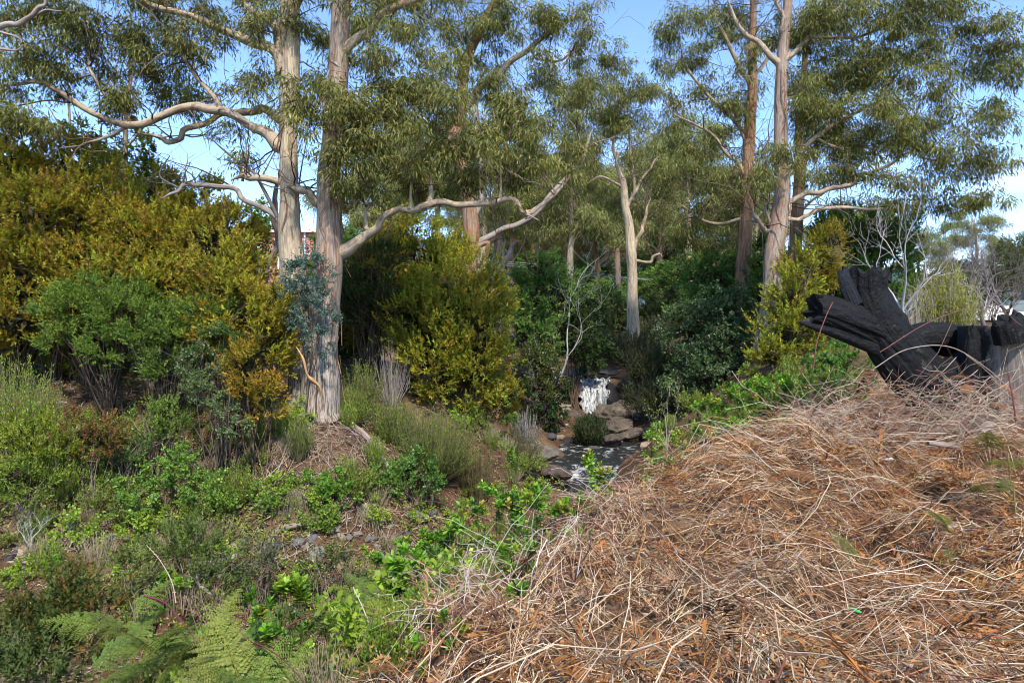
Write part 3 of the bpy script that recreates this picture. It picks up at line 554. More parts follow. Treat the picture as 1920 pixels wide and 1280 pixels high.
# --- slim pale gum by the falls
gum('slim cream gum standing alone behind the waterfall', 40.0,
    [(1188, 650, 26), (1187, 600, 22), (1186, 540, 19), (1184, 480, 19), (1181, 430, 17), (1174, 395, 15), (1170, 350, 13), (1160, 310, 10), (1155, 285, 8)],
    [[(1185, 470, 9), (1200, 440, 9), (1208, 415, 8), (1210, 395, 6), (1220, 370, 4)], [(1174, 390, 9), (1190, 360, 8), (1185, 320, 7), (1180, 270, 5), (1175, 220, 4)], [(1160, 310, 8), (1150, 270, 6), (1155, 220, 4), (1160, 160, 3)],
     [(1188, 487, 7), (1215, 490, 7), (1232, 478, 6), (1245, 480, 4)], [(1170, 350, 7), (1130, 330, 5), (1100, 345, 3)], [(1190, 360, 6), (1215, 320, 5), (1240, 290, 4)]],
    [(1110, 125, 46, 36), (1160, 105, 46, 26), (1190, 155, 46, 36), (1130, 185, 56, 36), (1105, 240, 50, 34), (1180, 235, 50, 34), (1215, 200, 30, 34), (1080, 325, 40, 26), (1240, 330, 40, 30), (1130, 290, 40, 26, 0, .6), (1205, 310, 40, 26, 0, .6), (1090, 170, 34, 40), (1140, 380, 40, 26, 3), (1230, 400, 36, 30, 3)],
    seed=404, leafL=.26, leafW=.05, cov=1.1, flare=.15, sides=18, cl=.36)
# --- red trunked gum, right group
gum('red-brown trunked gum on the left of the pair above the dark shrubs', 28.0,
    [(1388, 590, 26), (1392, 500, 27), (1396, 420, 26), (1402, 320, 22), (1406, 230, 21), (1410, 140, 17), (1412, 40, 13), (1415, -100, 9)],
    [[(1408, 160, 12), (1380, 110, 10), (1350, 50, 8), (1330, -20, 6)], [(1408, 150, 10), (1440, 105, 10), (1470, 60, 7)], [(1400, 330, 9), (1365, 290, 8), (1320, 240, 6), (1260, 210, 4), (1235, 160, 3)], [(1398, 250, 8), (1340, 190, 8), (1290, 130, 6), (1270, 70, 4)],
     [(1396, 410, 9), (1340, 420, 8), (1300, 400, 6), (1270, 380, 4)], [(1404, 280, 8), (1385, 240, 7), (1370, 190, 5)], [(1400, 300, 8), (1430, 280, 6), (1450, 250, 4)]],
    [(1290, 60, 54, 46), (1340, 100, 50, 44), (1290, 195, 44, 34), (1345, 215, 50, 34), (1280, 260, 44, 32), (1350, 290, 44, 40), (1400, 60, 46, 46), (1300, 335, 54, 34), (1335, 395, 54, 34), (1280, 415, 46, 32), (1390, 170, 30, 34, 0, .7), (1260, 120, 36, 30), (1425, 300, 30, 34),
     (1360, 15, 50, 34), (1245, 80, 24, 24), (1330, 155, 34, 26, 0, .6), (1310, 460, 50, 30, 1), (1370, 350, 36, 30), (1420, 130, 26, 40), (1400, -40, 80, 50), (1250, 350, 30, 30, 1), (1370, 470, 40, 30, 2)],
    bark='bark_red', seed=505, leafL=.2, leafW=.04, cov=1.15, flare=.1, sides=20)
# --- the big right gum
gum('tall grey and cream gum with the widest crown at right', 22.0,
    [(1432, 670, 42), (1440, 600, 38), (1450, 500, 36), (1460, 420, 33), (1464, 340, 27), (1467, 250, 25), (1466, 160, 22), (1470, 80, 20), (1475, 0, 16), (1480, -120, 10)],
    [[(1462, 405, 17), (1478, 385, 15), (1505, 364, 13), (1545, 358, 12), (1585, 348, 11), (1615, 330, 10), (1660, 310, 8), (1720, 280, 6), (1790, 250, 4)], [(1462, 425, 13), (1490, 410, 11), (1530, 396, 10), (1600, 391, 8), (1680, 392, 6), (1750, 385, 4)],
     [(1464, 335, 14), (1490, 305, 13), (1530, 260, 12), (1575, 225, 10), (1640, 195, 8), (1720, 170, 5)], [(1466, 130, 16), (1430, 85, 13), (1390, 50, 10), (1355, -10, 7)], [(1468, 115, 14), (1510, 70, 12), (1545, 40, 10), (1590, 0, 7)],
     [(1470, 60, 12), (1460, 10, 9), (1450, -60, 6)], {'p': [(1455, 445, 12), (1435, 432, 11), (1420, 410, 9), (1410, 395, 6)], 'mat': 'bark_limb'}, [(1450, 440, 8), (1440, 400, 8), (1438, 365, 6)], [(1530, 260, 8), (1580, 280, 6), (1650, 270, 4)],
     [(1640, 195, 6), (1700, 120, 5), (1780, 70, 3)], [(1510, 70, 8), (1600, 70, 7), (1680, 40, 5)]],
    [(1480, 40, 56, 40), (1540, 60, 64, 46), (1620, 50, 74, 46), (1700, 40, 74, 46), (1780, 60, 64, 54), (1850, 40, 54, 46), (1560, 140, 64, 46), (1640, 130, 74, 46), (1730, 140, 74, 46), (1820, 140, 64, 46), (1590, 210, 64, 42), (1680, 220, 74, 42), (1780, 230, 64, 44), (1855, 235, 44, 42),
     (1620, 285, 56, 34), (1720, 300, 70, 40), (1815, 310, 60, 34), (1870, 300, 34, 30), (1545, 265, 46, 44), (1690, 365, 54, 24), (1780, 365, 54, 32), (1850, 390, 34, 32), (1500, 180, 34, 46), (1550, 325, 46, 22), (1432, 335, 34, 26, -1), (1510, 290, 30, 30, -.6), (1600, -10, 80, 40), (1890, 130, 30, 44),
     (1750, -20, 100, 40), (1520, 215, 40, 40), (1450, 300, 36, 26, -1), (1640, 340, 50, 26), (1600, 250, 50, 40)],
    bark='bark_grey', seed=606, leafL=.19, leafW=.036, cov=1.3, flare=.15)
gum('slender red-brown gum half hidden right behind the big grey gum', 27.0,
    [(1482, 600, 26), (1490, 450, 24), (1496, 350, 21), (1500, 260, 18), (1505, 180, 14), (1515, 60, 9)], [[(1497, 340, 9), (1510, 300, 8), (1540, 250, 5)], [(1490, 420, 9), (1520, 380, 6), (1560, 350, 4)]],
    [(1540, 220, 50, 40), (1500, 140, 40, 40), (1570, 340, 50, 36), (1600, 150, 60, 50), (1520, 60, 50, 50), (1650, 250, 60, 50), (1560, 400, 50, 26), (1700, 200, 60, 50), (1640, 400, 50, 24, 1, .8)], bark='bark_red', seed=707, leafL=.2, leafW=.04, cov=1.0, flare=.1, sides=16)
print('gums', time.time() - T0)
# --- background gums: two prototypes built at 60 m, then copied
def bg_gum(label, Y, cx, base, top, seed, w=1.0, bark='bark_cream', lean=0):
    g = np.random.default_rng(seed); h = base - top; tr = [(cx + lean * t * t + g.normal() * 4 * t, base - h * t * .9, (17 - 12 * t) * w * 40 / Y) for t in np.linspace(0, 1, 6)]
    limbs = []; bl = []
    for i in range(7):
        t = g.uniform(.35, .85); s = -1 if i % 2 else 1; l = g.uniform(.15, .33) * h; x0 = cx + lean * t * t; y0 = base - h * t * .9; wd = 7 * w * 40 / Y * (1.1 - t)
        limbs.append([(x0, y0, wd), (x0 + s * l * .4, y0 - l * .3, wd * .8), (x0 + s * l * .8, y0 - l * .75, wd * .5)]); bl.append((x0 + s * l * .85, y0 - l * .8, h * g.uniform(.10, .16), h * g.uniform(.07, .1)))
    for i in range(7):
        t = g.uniform(.55, 1.0); bl.append((cx + lean * t * t + g.normal() * h * .13, base - h * t, h * g.uniform(.10, .16), h * g.uniform(.07, .11)))
    return gum(label, Y, tr, limbs, bl, bark=bark, seed=seed, leafL=.34, leafW=.075, cov=1.25, flare=.1, sides=12, cl=.42, pal=[(.22, .23, .07), (.17, .19, .055), (.28, .27, .10), (.13, .15, .045)], wts=[3, 3, 2, 2])
bgA = bg_gum('distant straight gum with tan trunk, first left of the lone cream gum', 55, 1118, 590, 330, 811, 1.1, 'bark_red')
bgB = bg_gum('distant pale gum with rising cream trunk above the left dark wattle', 52, 1070, 560, 300, 812, 1.2, 'bark_cream', -6)
bgC = bg_gum('distant leafy gum crown filling the gap left of the golden bush top', 60, 720, 560, 300, 813, 1.0, 'bark_grey', 8)
spots = [(bgA, 1235, 62, 1.0, 'far gum just right of the lone cream gum'), (bgB, 1290, 66, 1.1, 'far gum behind the dark shrubs on the right bank'), (bgC, 1010, 64, 1.15, 'far gum behind the fork of the leaning gum'), (bgA, 960, 58, 1.05, 'far gum right of the leaning gum base'),
         (bgB, 820, 66, 1.0, 'far gum above the golden bush'), (bgC, 1160, 78, 1.15, 'far gum directly behind the lone cream gum'), (bgA, 660, 62, .95, 'far gum seen just right of the thick twin trunk'), (bgC, 1340, 72, 1.1, 'far gum left of the red-brown trunked gum'),
         (bgB, 905, 80, 1.2, 'far pale gum behind the leaning gum crown'), (bgA, 1060, 86, 1.3, 'farthest gum in the gap left of the distant straight gum'), (bgC, 1250, 90, 1.25, 'farthest gum in the gap right of the lone cream gum'), (bgB, 1420, 60, .8, 'far gum low between the two right trunks'), (bgC, 1600, 62, .75, 'far gum behind the green cypress bush at right'), (bgA, 760, 84, 1.2, 'farthest gum above the golden bush')]
spots += [(bgC, 1720, 85, .62, 'low leafy gum far behind the charred log'), (bgB, 1830, 92, .6, 'low pale gum far behind the tangled bare tree'), (bgC, 1900, 80, .55, 'low leafy gum far behind the sawn stump'), (bgC, 1780, 110, .8, 'low leafy gum on the skyline right of the log')]
spots += [(p_, x_, y_, c_, f'{w_} gum of the far tree line {k_}') for p_, x_, y_, c_, w_, k_ in [(bgC, 930, 100, 1.3, 'leafy', 'behind the leaning gum'), (bgA, 1000, 108, 1.3, 'tan-trunked', 'behind the domed wattle'), (bgC, 1090, 112, 1.3, 'leafy', 'left of the lone cream gum'), (bgB, 1140, 104, 1.2, 'pale', 'just left of the lone cream gum'), (bgC, 1215, 110, 1.3, 'leafy', 'just right of the lone cream gum'), (bgA, 1290, 100, 1.2, 'tan-trunked', 'above the dark glossy shrub'), (bgC, 1370, 106, 1.3, 'leafy', 'by the red-brown trunked gum'), (bgB, 860, 110, 1.3, 'pale', 'above the golden bush'), (bgC, 690, 100, 1.2, 'leafy', 'right of the thick twin trunk'), (bgC, 1450, 96, 1.2, 'leafy', 'between the right trunks'), (bgC, 1180, 125, 1.5, 'large leafy', 'directly behind the lone cream gum'), (bgC, 1040, 128, 1.5, 'large leafy', 'in the centre gap')]]
g = np.random.default_rng(77)
for o, px, Y, s, lb in spots: dup(o, on(px, Y), g.uniform(0, 6.28), (s * Y / 58,) * 3 if Y < 95 else (s * 1.15, s * 1.15, s * .95), lb)
# pale bare trunks by the leaning gum
def pole(label, Y, spec, mat='dead', name='dead_tree', limbs=()):
    p, r = limb_path(spec, Y, 8, .04, int(spec[0][0])); zg = ground(p[0][0], p[0][1]); p = np.vstack([[p[0][0], p[0][1], zg - .2], p]); r = np.concatenate([r[:1], r])
    root = thing(name, (p[0][0], p[0][1], zg), label, 'tree'); m_ = MB(); skin_tube(m_, p, r, 12, int(Y), .06); m_.build('trunk', M[mat], root)
    for i, l in enumerate(limbs):
        lp, lr = limb_path(l, Y, 6, .04, i + 5); m_ = MB(); skin_tube(m_, lp, lr, 8, i, .06); m_.build('limb', M[mat], root)
    return root
pole('pale bare trunk leaning right behind the golden bush', 29, [(922, 530, 15), (930, 470, 14), (940, 430, 12), (955, 385, 8)], limbs=[[(930, 470, 6), (915, 440, 4), (905, 420, 2)]])
pole('white forked dead sapling beside the pale bare trunk', 30, [(938, 530, 12), (945, 495, 11), (955, 470, 10), (968, 450, 5)], limbs=[[(946, 492, 7), (944, 470, 6), (946, 445, 3)]])
pole('tall thin bare stem rising through the left bushes', 20, [(225, 430, 8), (232, 330, 8), (240, 200, 7), (245, 80, 5), (250, -40, 4)], 'bark_grey', 'sapling', [[(236, 280, 5), (275, 230, 4), (300, 190, 2)], [(230, 350, 5), (262, 290, 4), (275, 262, 2)], [(235, 240, 4), (218, 190, 3), (205, 150, 2)]])
pole('thin bare stem left of the tall thin one above the bushes', 20, [(130, 330, 6), (132, 250, 5), (128, 160, 4), (124, 90, 3)], 'bark_grey', 'sapling', [[(132, 270, 4), (105, 225, 3), (90, 200, 2)], [(130, 260, 4), (112, 230, 2), (95, 245, 2)]])
pole('curved pale dead stem left of the twin trunks', 18, [(488, 540, 14), (505, 490, 13), (522, 455, 12), (516, 410, 11), (518, 360, 8), (524, 320, 6)])
print('background', time.time() - T0)
# ================================================================== shrubs
def sprigs(mb, g, B, A, Ls, k, ll, lw, cols, spread=.75, t0=.15, taper=.5, flat=.12, leaftone=.12, tri=False, tipped=False):
    """B base, A axis (N,3), Ls length (N): k leaflets along each axis"""
    n = len(B); t = np.linspace(t0, 1, k)[None, :] + g.normal(size=(n, k)) * .04
    rd = rnd_dir(g, n * k).reshape(n, k, 3); rd = rd - A[:, None] * (rd * A[:, None]).sum(-1, keepdims=True); rd = nrm(rd)
    P = B[:, None] + A[:, None] * (t * Ls[:, None])[..., None]
    D = A[:, None] * (1 - spread * (1 - t * .5))[..., None] + rd * (spread * (1.15 - .7 * t))[..., None]
    l = ll * (1 - taper * t) * g.uniform(.7, 1.3, (n, k)); c = np.repeat(cols, k, axis=0) * (1 + g.normal(size=(n * k, 1)) * leaftone)
    if tipped: tq = np.clip(t.reshape(-1, 1) * 1.5 - .1, 0, 1); c = np.array([.19, .165, .022]) * (1 - tq) + c * 1.25 * tq
    leaves(mb, P.reshape(-1, 3), D.reshape(-1, 3), rnd_dir(g, n * k), l.ravel(), lw * g.uniform(.7, 1.3, n * k), c, .5, flat, tri=tri)
def lump_points(g, C, rad, n, inner=.45, seed=0, up=.25, bump=.28):
    nc = max(8, n // 13); dc = rnd_dir(g, nc); dc[:, 2] += up * g.uniform(0, 1, nc); dc = nrm(dc); ci = g.integers(nc, size=n); rc = g.uniform(0, 1, nc) ** .55
    d = nrm(dc[ci] + g.normal(size=(n, 3)) * .17)
    bmp = 1 + bump * fbm(d * 2.2 + C, seed, 3)
    r = (inner + (1 - inner) * np.clip(rc[ci] + g.normal(size=n) * .13, 0, 1.15)) * bmp
    return C + d * r[:, None] * rad, d, r
STY = {
 # k leaflets, leaf len, leaf width, sprig len, coverage, up-bias, spread
 'conifer': dict(k=15, ll=.125, lw=.038, Ls=.34, cov=4.3, up=.75, spread=.7, mat='leaf'),
 'round': dict(k=11, ll=.10, lw=.056, Ls=.20, cov=4.2, up=.35, spread=.95, mat='gloss'),
 'wattle': dict(k=14, ll=.14, lw=.046, Ls=.30, cov=4.6, up=.15, spread=.85, mat='leaf'),
 'heath': dict(k=14, ll=.055, lw=.021, Ls=.18, cov=2.9, up=.7, spread=.7, mat='leaf'),
 'fine': dict(k=14, ll=.09, lw=.022, Ls=.26, cov=3.0, up=.9, spread=.5, mat='leaf'),
 'small': dict(k=9, ll=.06, lw=.038, Ls=.13, cov=2.8, up=.5, spread=.9, mat='gloss'),
 'blue': dict(k=12, ll=.09, lw=.036, Ls=.22, cov=3.4, up=.1, spread=.9, mat='leaf'),
}
def shrub(name, label, lumps, style, pal, wts, seed, base=None, cov=1.0, stem=(.13, .09, .06), nst=7, group=None, cat='shrub', size=1.0):
    """lumps (px,py,rx,ry,Y)"""
    S_ = STY[style]; g = np.random.default_rng(seed); fo, st = MB(), MB()
    bx = base if base is not None else (np.mean([l[0] for l in lumps]), np.mean([l[4] for l in lumps]))
    root_p = on(*bx); root = thing(name, root_p, label, cat, group); Ym = np.mean([l[4] for l in lumps]); fs = max(1.0, (Ym / 17) ** .55) * size
    for (px, py, rx, ry, Y) in lumps:
        C = V(px, py, Y); s = Y / F; rad = np.array([rx * s, (rx + ry) * .5 * s, ry * s])
        ar = np.pi * rx * ry * s * s; a1 = .5 * S_['k'] * S_['ll'] * S_['lw'] * fs * fs * .72; n = int(S_['cov'] * cov * ar / a1)
        n = max(8, min(n, 9000)); P, d, r = lump_points(g, C, rad, n, .5, seed)
        A = nrm(d * .75 + np.array([0, 0, S_['up']]) + g.normal(size=(n, 3)) * .3); Ls = S_['Ls'] * fs * g.uniform(.6, 1.35, n)
        # colour drifts in patches (older and younger growth)
        pat = fbm(P * 1.3, seed + 3, 2); pal_ = np.asarray(pal, float); w = np.asarray(wts, float) / np.sum(wts); cum = np.cumsum(w)
        uu = np.clip(.5 + .33 * pat + g.normal(size=n) * .22, 0, .999); cols = pal_[np.searchsorted(cum, uu)] * (1 + g.normal(size=(n, 1)) * .14)
        sprigs(fo, g, P, A, Ls, S_['k'], S_['ll'] * fs, S_['lw'] * fs, cols, S_['spread'], tri=style in ('conifer', 'wattle', 'heath', 'fine'), tipped=style == 'conifer' and pal[0][0] > .2)
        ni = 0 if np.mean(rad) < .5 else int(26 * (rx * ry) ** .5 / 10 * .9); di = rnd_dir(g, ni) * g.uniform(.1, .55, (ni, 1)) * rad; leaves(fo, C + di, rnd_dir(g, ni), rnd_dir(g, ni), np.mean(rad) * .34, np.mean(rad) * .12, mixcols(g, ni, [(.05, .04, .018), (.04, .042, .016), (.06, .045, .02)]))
        for _ in range(nst):
            e = C + rnd_dir(g, 1)[0] * rad * .8; b0 = root_p + np.append(g.normal(size=2) * .12, -.05); t = np.linspace(0, 1, 5)[:, None]; ln = np.linalg.norm(e - b0)
            pp = b0 + (e - b0) * t + g.normal(size=(5, 3)) * .03 * ln * np.sin(t * np.pi) + np.array([0, 0, 1]) * np.sin(t * np.pi) * ln * .06
            tubes(st, pp, np.linspace(.007 + .004 * ln, .004, 5)[None], 4, np.array(stem) * g.uniform(.7, 1.4))
            for _k in range(2):
                j = int(g.integers(2, 5)); q = pp[j] + nrm(rnd_dir(g, 1)[0] + [0, 0, .5]) * ln * .25 * np.linspace(0, 1, 4)[:, None] + g.normal(size=(4, 3)) * .012 * ln
                q[0] = pp[j]; tubes(st, q, np.linspace(.006, .003, 4)[None], 3, np.array(stem) * g.uniform(.7, 1.4))
    st.build('stems', M['twig'], root, stuff=True); fo.build('foliage', M[S_['mat']], root, stuff=True)
    return root
GOLD = [(.27, .15, .02), (.24, .16, .02), (.26, .21, .02), (.23, .25, .022), (.11, .12, .02), (.34, .31, .03)]
GOW = [2.0, 2.2, 2.2, 1.6, 1.2, .8]
# the golden-brown bushes along the left bank
shrub('golden_conifer', 'tall olive-brown bush at the far left edge', [(30, 300, 70, 70, 17.4), (60, 350, 60, 60, 17.3), (30, 430, 95, 95, 17), (60, 530, 90, 85, 16.6), (30, 600, 90, 60, 16.2), (-70, 400, 90, 150, 17.2)], 'conifer', GOLD, GOW, 1001, (30, 17.2))
shrub('golden_conifer', 'peaked olive-brown bush second from the left edge', [(130, 320, 50, 60, 17.6), (160, 370, 70, 70, 17.5), (150, 440, 90, 85, 17.2), (180, 520, 90, 85, 16.8), (130, 590, 70, 50, 16.6)], 'conifer', GOLD, GOW, 1002, (165, 17.4))
shrub('golden_conifer', 'broad green-gold bush below the zigzag broken limb', [(250, 420, 70, 65, 17.8), (300, 470, 80, 80, 17.2), (260, 530, 90, 70, 16.6), (330, 560, 80, 60, 16.3)], 'conifer', GOLD, [1.2, 1.5, 2, 2.2, 1.2, 1.4], 1003, (290, 17.0))
shrub('golden_conifer', 'orange-brown bush touching the left twin trunk', [(400, 450, 55, 60, 16.8), (430, 520, 75, 75, 16.0), (480, 590, 70, 80, 15.4), (400, 590, 70, 70, 15.6), (500, 640, 48, 70, 15.0)], 'conifer', GOLD, [2.6, 2.6, 2.6, 1.4, .8, .8], 1004, (450, 15.6))
shrub('golden_conifer', 'low rusty bush hanging below the orange-brown bush', [(470, 690, 62, 56, 14.6), (480, 745, 44, 38, 14.3)], 'conifer', GOLD, [3.4, 3, 2.0, .8, .6, .4], 1005, (478, 14.5))
shrub('golden_conifer', 'slim bronze bush top beside the curved dead stem', [(355, 400, 30, 46, 18.4), (400, 385, 26, 40, 18.8), (450, 430, 40, 40, 18.2)], 'conifer', GOLD, GOW, 1006, (390, 18.5))
DKG = [(.05, .085, .018), (.08, .115, .022), (.11, .14, .025), (.14, .15, .025)]
shrub('evergreen_tree', 'dark green slender tree behind the peaked bush', [(175, 270, 36, 40, 20), (170, 330, 46, 46, 20), (200, 300, 30, 40, 20.3)], 'wattle', DKG, [3, 3, 2, 1], 1007, (178, 20), .7, cat='tree')
shrub('evergreen_tree', 'dark green ragged tree right of the tall thin stem', [(275, 300, 36, 44, 20.5), (290, 350, 46, 46, 20.2), (250, 340, 40, 46, 20.4), (320, 370, 30, 30, 20)], 'wattle', DKG, [3, 3, 2, 1], 1008, (280, 20.4), .6, cat='tree')
shrub('evergreen_tree', 'lime green small tree left of the twin trunks', [(485, 410, 28, 34, 24), (500, 450, 34, 34, 24), (470, 460, 30, 30, 24.4)], 'small', [(.13, .19, .02), (.17, .21, .02), (.08, .12, .02)], [3, 2, 2], 1009, (488, 24), 1.2, cat='tree', size=1.6)
# middle golden bush
MG = [(.26, .175, .02), (.26, .22, .02), (.23, .25, .022), (.15, .18, .02), (.085, .105, .02), (.34, .31, .03)]
shrub('golden_conifer', 'big rounded golden bush in the middle beside the creek', [(850, 570, 95, 90, 19.6), (800, 620, 85, 85, 19), (890, 640, 75, 85, 19), (820, 690, 70, 60, 18.6), (890, 705, 58, 60, 18.6), (920, 570, 36, 60, 19.8), (770, 560, 50, 60, 19.4)], 'conifer', MG, [2.0, 2.4, 2.2, 1.6, 1.2, 1], 1010, (850, 19.3))
shrub('golden_conifer', 'green-gold bush top rising behind the big golden bush', [(760, 455, 60, 58, 21.5), (800, 500, 56, 50, 21), (720, 510, 46, 60, 21.4), (850, 480, 30, 44, 21.5)], 'conifer', MG, [1, 1.6, 2.4, 2.4, 1.6, 1], 1011, (770, 21.3))
shrub('heath_shrub', 'dull green tea-tree with reddish tips right of the thick twin trunk', [(690, 520, 46, 46, 19), (700, 580, 50, 40, 18.6), (660, 560, 30, 50, 18.8), (710, 490, 40, 26, 19)], 'fine', [(.05, .07, .02), (.08, .09, .03), (.16, .06, .03), (.05, .05, .025)], [3, 3, 1, 2], 1012, (690, 18.8), 1.2, size=1.4)
# dark wattles left of the falls
WAT = [(.06, .12, .028), (.09, .165, .036), (.125, .21, .045), (.17, .25, .055)]
shrub('wattle_tree', 'bright green domed wattle right of the golden bush', [(1005, 515, 45, 40, 31), (1020, 560, 56, 46, 30.6), (985, 610, 44, 46, 30), (1000, 650, 44, 40, 29.6), (1060, 540, 36, 36, 32)], 'wattle', WAT, [1.5, 2.5, 3, 2], 1013, (1005, 30.4), cat='tree')
shrub('wattle_tree', 'dark green wattle above the left side of the waterfall', [(1080, 580, 50, 46, 33), (1060, 620, 54, 44, 32.4), (1100, 640, 40, 44, 33.2), (1085, 665, 40, 26, 33)], 'wattle', [(.035, .065, .02), (.05, .085, .025), (.08, .115, .03)], [3, 3, 1.5], 1014, (1075, 32.8), cat='tree')
shrub('creekside_shrub', 'yellow-green open shrub left of the waterfall', [(1015, 690, 44, 36, 27), (1040, 720, 30, 36, 27.4), (990, 665, 30, 26, 27), (1000, 735, 40, 36, 26.5)], 'small', [(.07, .09, .02), (.10, .11, .02), (.05, .075, .02), (.15, .12, .02)], [3, 2.4, 3, 1], 1015, (1012, 27), 1.0, (.25, .23, .21), 10, size=1.4)
shrub('creekside_shrub', 'dark glossy shrub overhanging the left of the creek', [(1035, 755, 30, 36, 28), (1010, 780, 36, 30, 26.5), (975, 770, 30, 36, 25.4)], 'round', [(.025, .05, .015), (.035, .07, .02), (.05, .09, .025)], [3, 3, 1.5], 1016, (1010, 26.8))
# right bank dark shrubs
DKB = [(.04, .07, .026), (.06, .105, .038), (.09, .14, .055), (.13, .175, .08)]
shrub('laurel_shrub', 'dark glossy shrub on the right bank nearest the waterfall', [(1290, 620, 46, 54, 26), (1300, 690, 52, 46, 24.6), (1280, 730, 40, 30, 24)], 'round', DKB, [2.4, 3, 2.4, 1], 1017, (1295, 25))
shrub('laurel_shrub', 'broad dark glossy shrub under the red-brown trunked gum', [(1360, 600, 60, 60, 25), (1370, 660, 62, 52, 24), (1340, 710, 56, 40, 23.4), (1390, 710, 40, 36, 23)], 'round', DKB, [2.4, 3, 2.4, 1.4], 1018, (1365, 24.2))
shrub('wattle_tree', 'dark green tree behind the glossy shrubs on the right bank', [(1320, 530, 46, 50, 29), (1350, 520, 50, 40, 29.5), (1300, 570, 40, 40, 28.4), (1420, 560, 36, 60, 27)], 'wattle', WAT, [3, 3, 1.5, .6], 1019, (1335, 29), cat='tree')
shrub('golden_conifer', 'golden-green bush leaning against the big grey gum', [(1490, 560, 40, 56, 20.6), (1480, 630, 56, 50, 20), (1450, 670, 46, 36, 19.6), (1520, 600, 46, 60, 20.6), (1505, 510, 30, 40, 21)], 'conifer', MG, [1, 2, 2.4, 2, 1.6, 1.4], 1020, (1485, 20.2))
CYP = [(.035, .085, .014), (.06, .125, .018), (.10, .17, .02), (.15, .19, .02)]
shrub('cypress_bush', 'vivid dark green bush behind the charred log', [(1570, 470, 60, 60, 24.6), (1620, 440, 66, 56, 25), (1660, 460, 56, 60, 25), (1560, 540, 60, 60, 24), (1640, 530, 70, 60, 24.4), (1690, 430, 36, 40, 25.2)], 'conifer', CYP, [3, 3, 2, 1], 1021, (1610, 24.6))
shrub('cypress_bush', 'small green bush low between the two right trunks', [(1420, 500, 40, 50, 30), (1440, 560, 36, 50, 29)], 'conifer', CYP, [3, 3, 1, .5], 1022, (1428, 29.6))
# scrub behind and around the falls
SCR = [(.05, .06, .03), (.075, .08, .04), (.10, .10, .055), (.06, .085, .025)]
for i, (px, py, rx, ry, Y, lb) in enumerate([(1180, 660, 60, 34, 38, 'grey-green scrub around the foot of the lone cream gum'), (1235, 700, 46, 46, 33, 'olive scrub between the waterfall and the dark shrubs'), (1135, 655, 36, 26, 40, 'olive scrub above the lip of the waterfall'), (1225, 755, 46, 46, 28, 'dark grassy scrub on the right edge of the creek'), (1230, 640, 40, 40, 42, 'tall grey heath right of the lone cream gum'), (1205, 690, 36, 36, 31, 'grey-brown scrub above the right of the waterfall')]):
    shrub('scrub', lb, [(px, py, rx, ry, Y), (px + 12, py + 10, rx * .7, ry * .7, Y - .6)], 'fine', SCR, [3, 2, 1, 2], 1030 + i, (px, Y), 1.2, (.22, .19, .17), 8, size=1.1)
for i, (px, py, rx, ry, Y, lb) in enumerate([(1140, 580, 46, 40, 46, 'distant green understorey bush left of the lone cream gum'), (1250, 590, 46, 46, 46, 'distant green understorey bush right of the lone cream gum'), (560, 620, 60, 60, 26, 'bush glimpsed between the twin trunks low down'), (640, 600, 50, 70, 24, 'bush behind the right side of the thick twin trunk')]):
    shrub('understorey_bush', lb, [(px, py, rx, ry, Y), (px - 20, py + 20, rx * .8, ry * .8, Y - .8), (px + 20, py + 26, rx * .8, ry * .8, Y - .5)], 'wattle', [(.04, .07, .02), (.07, .10, .03), (.10, .13, .04)], [2, 3, 1.5], 1050 + i, (px, Y), .9)
# blue-grey juvenile foliage on the twin trunks
BLU = [(.07, .12, .10), (.10, .16, .135), (.14, .20, .165), (.05, .085, .07)]
shrub('blue_gum_sapling', 'blue-green sapling growing up between the twin trunks', [(585, 510, 40, 36, 14.9), (575, 560, 36, 34, 14.8), (590, 600, 38, 34, 14.8), (600, 640, 24, 24, 14.7), (560, 520, 26, 26, 15)], 'blue', BLU, [3, 3, 2, 2], 1070, (590, 15.2), .8, nst=1, size=.8)
print('shrubs', time.time() - T0)
# feathery green shrubs before the left bushes
FEA = [(.12, .19, .03), (.16, .23, .035), (.085, .14, .028), (.20, .25, .05)]
shrub('tea_tree', 'feathery green tea-tree in front of the left bushes', [(170, 560, 56, 34, 15.4), (130, 590, 50, 26, 15.2), (215, 590, 46, 34, 15.3), (200, 545, 40, 26, 15.5), (120, 640, 36, 30, 15), (190, 655, 36, 26, 14.9), (240, 560, 40, 20, 15.4)], 'heath', FEA, [3, 3, 2, 1], 1080, (205, 15.6), 1.9, (.08, .06, .045), 4, size=1.5)
shrub('tea_tree', 'leggy green tea-tree over the dark hollow', [(290, 610, 56, 34, 15.2), (340, 640, 50, 30, 15), (260, 640, 36, 36, 15), (390, 590, 50, 26, 15.2), (320, 690, 40, 26, 14.8), (350, 590, 46, 20, 15.2)], 'heath', FEA, [2, 3, 3, 1], 1081, (300, 15.2), 1.6, (.08, .06, .045), 4, size=1.5)
shrub('tea_tree', 'pale silvery green sapling arching down before the rusty bush', [(370, 680, 42, 30, 14.4), (390, 720, 36, 30, 14.1), (420, 755, 34, 22, 13.9), (440, 790, 30, 24, 13.8)], 'small', [(.14, .19, .07), (.18, .22, .10), (.09, .14, .04)], [3, 2, 2], 1082, (415, 14.3), 1.1, (.10, .08, .06), 3)
shrub('tea_tree', 'mid green tea-tree beside the rusty bush', [(410, 640, 46, 26, 14.7), (440, 660, 30, 30, 14.6)], 'small', [(.06, .12, .03), (.09, .15, .03)], [2, 2], 1083, (420, 14.8), .9)
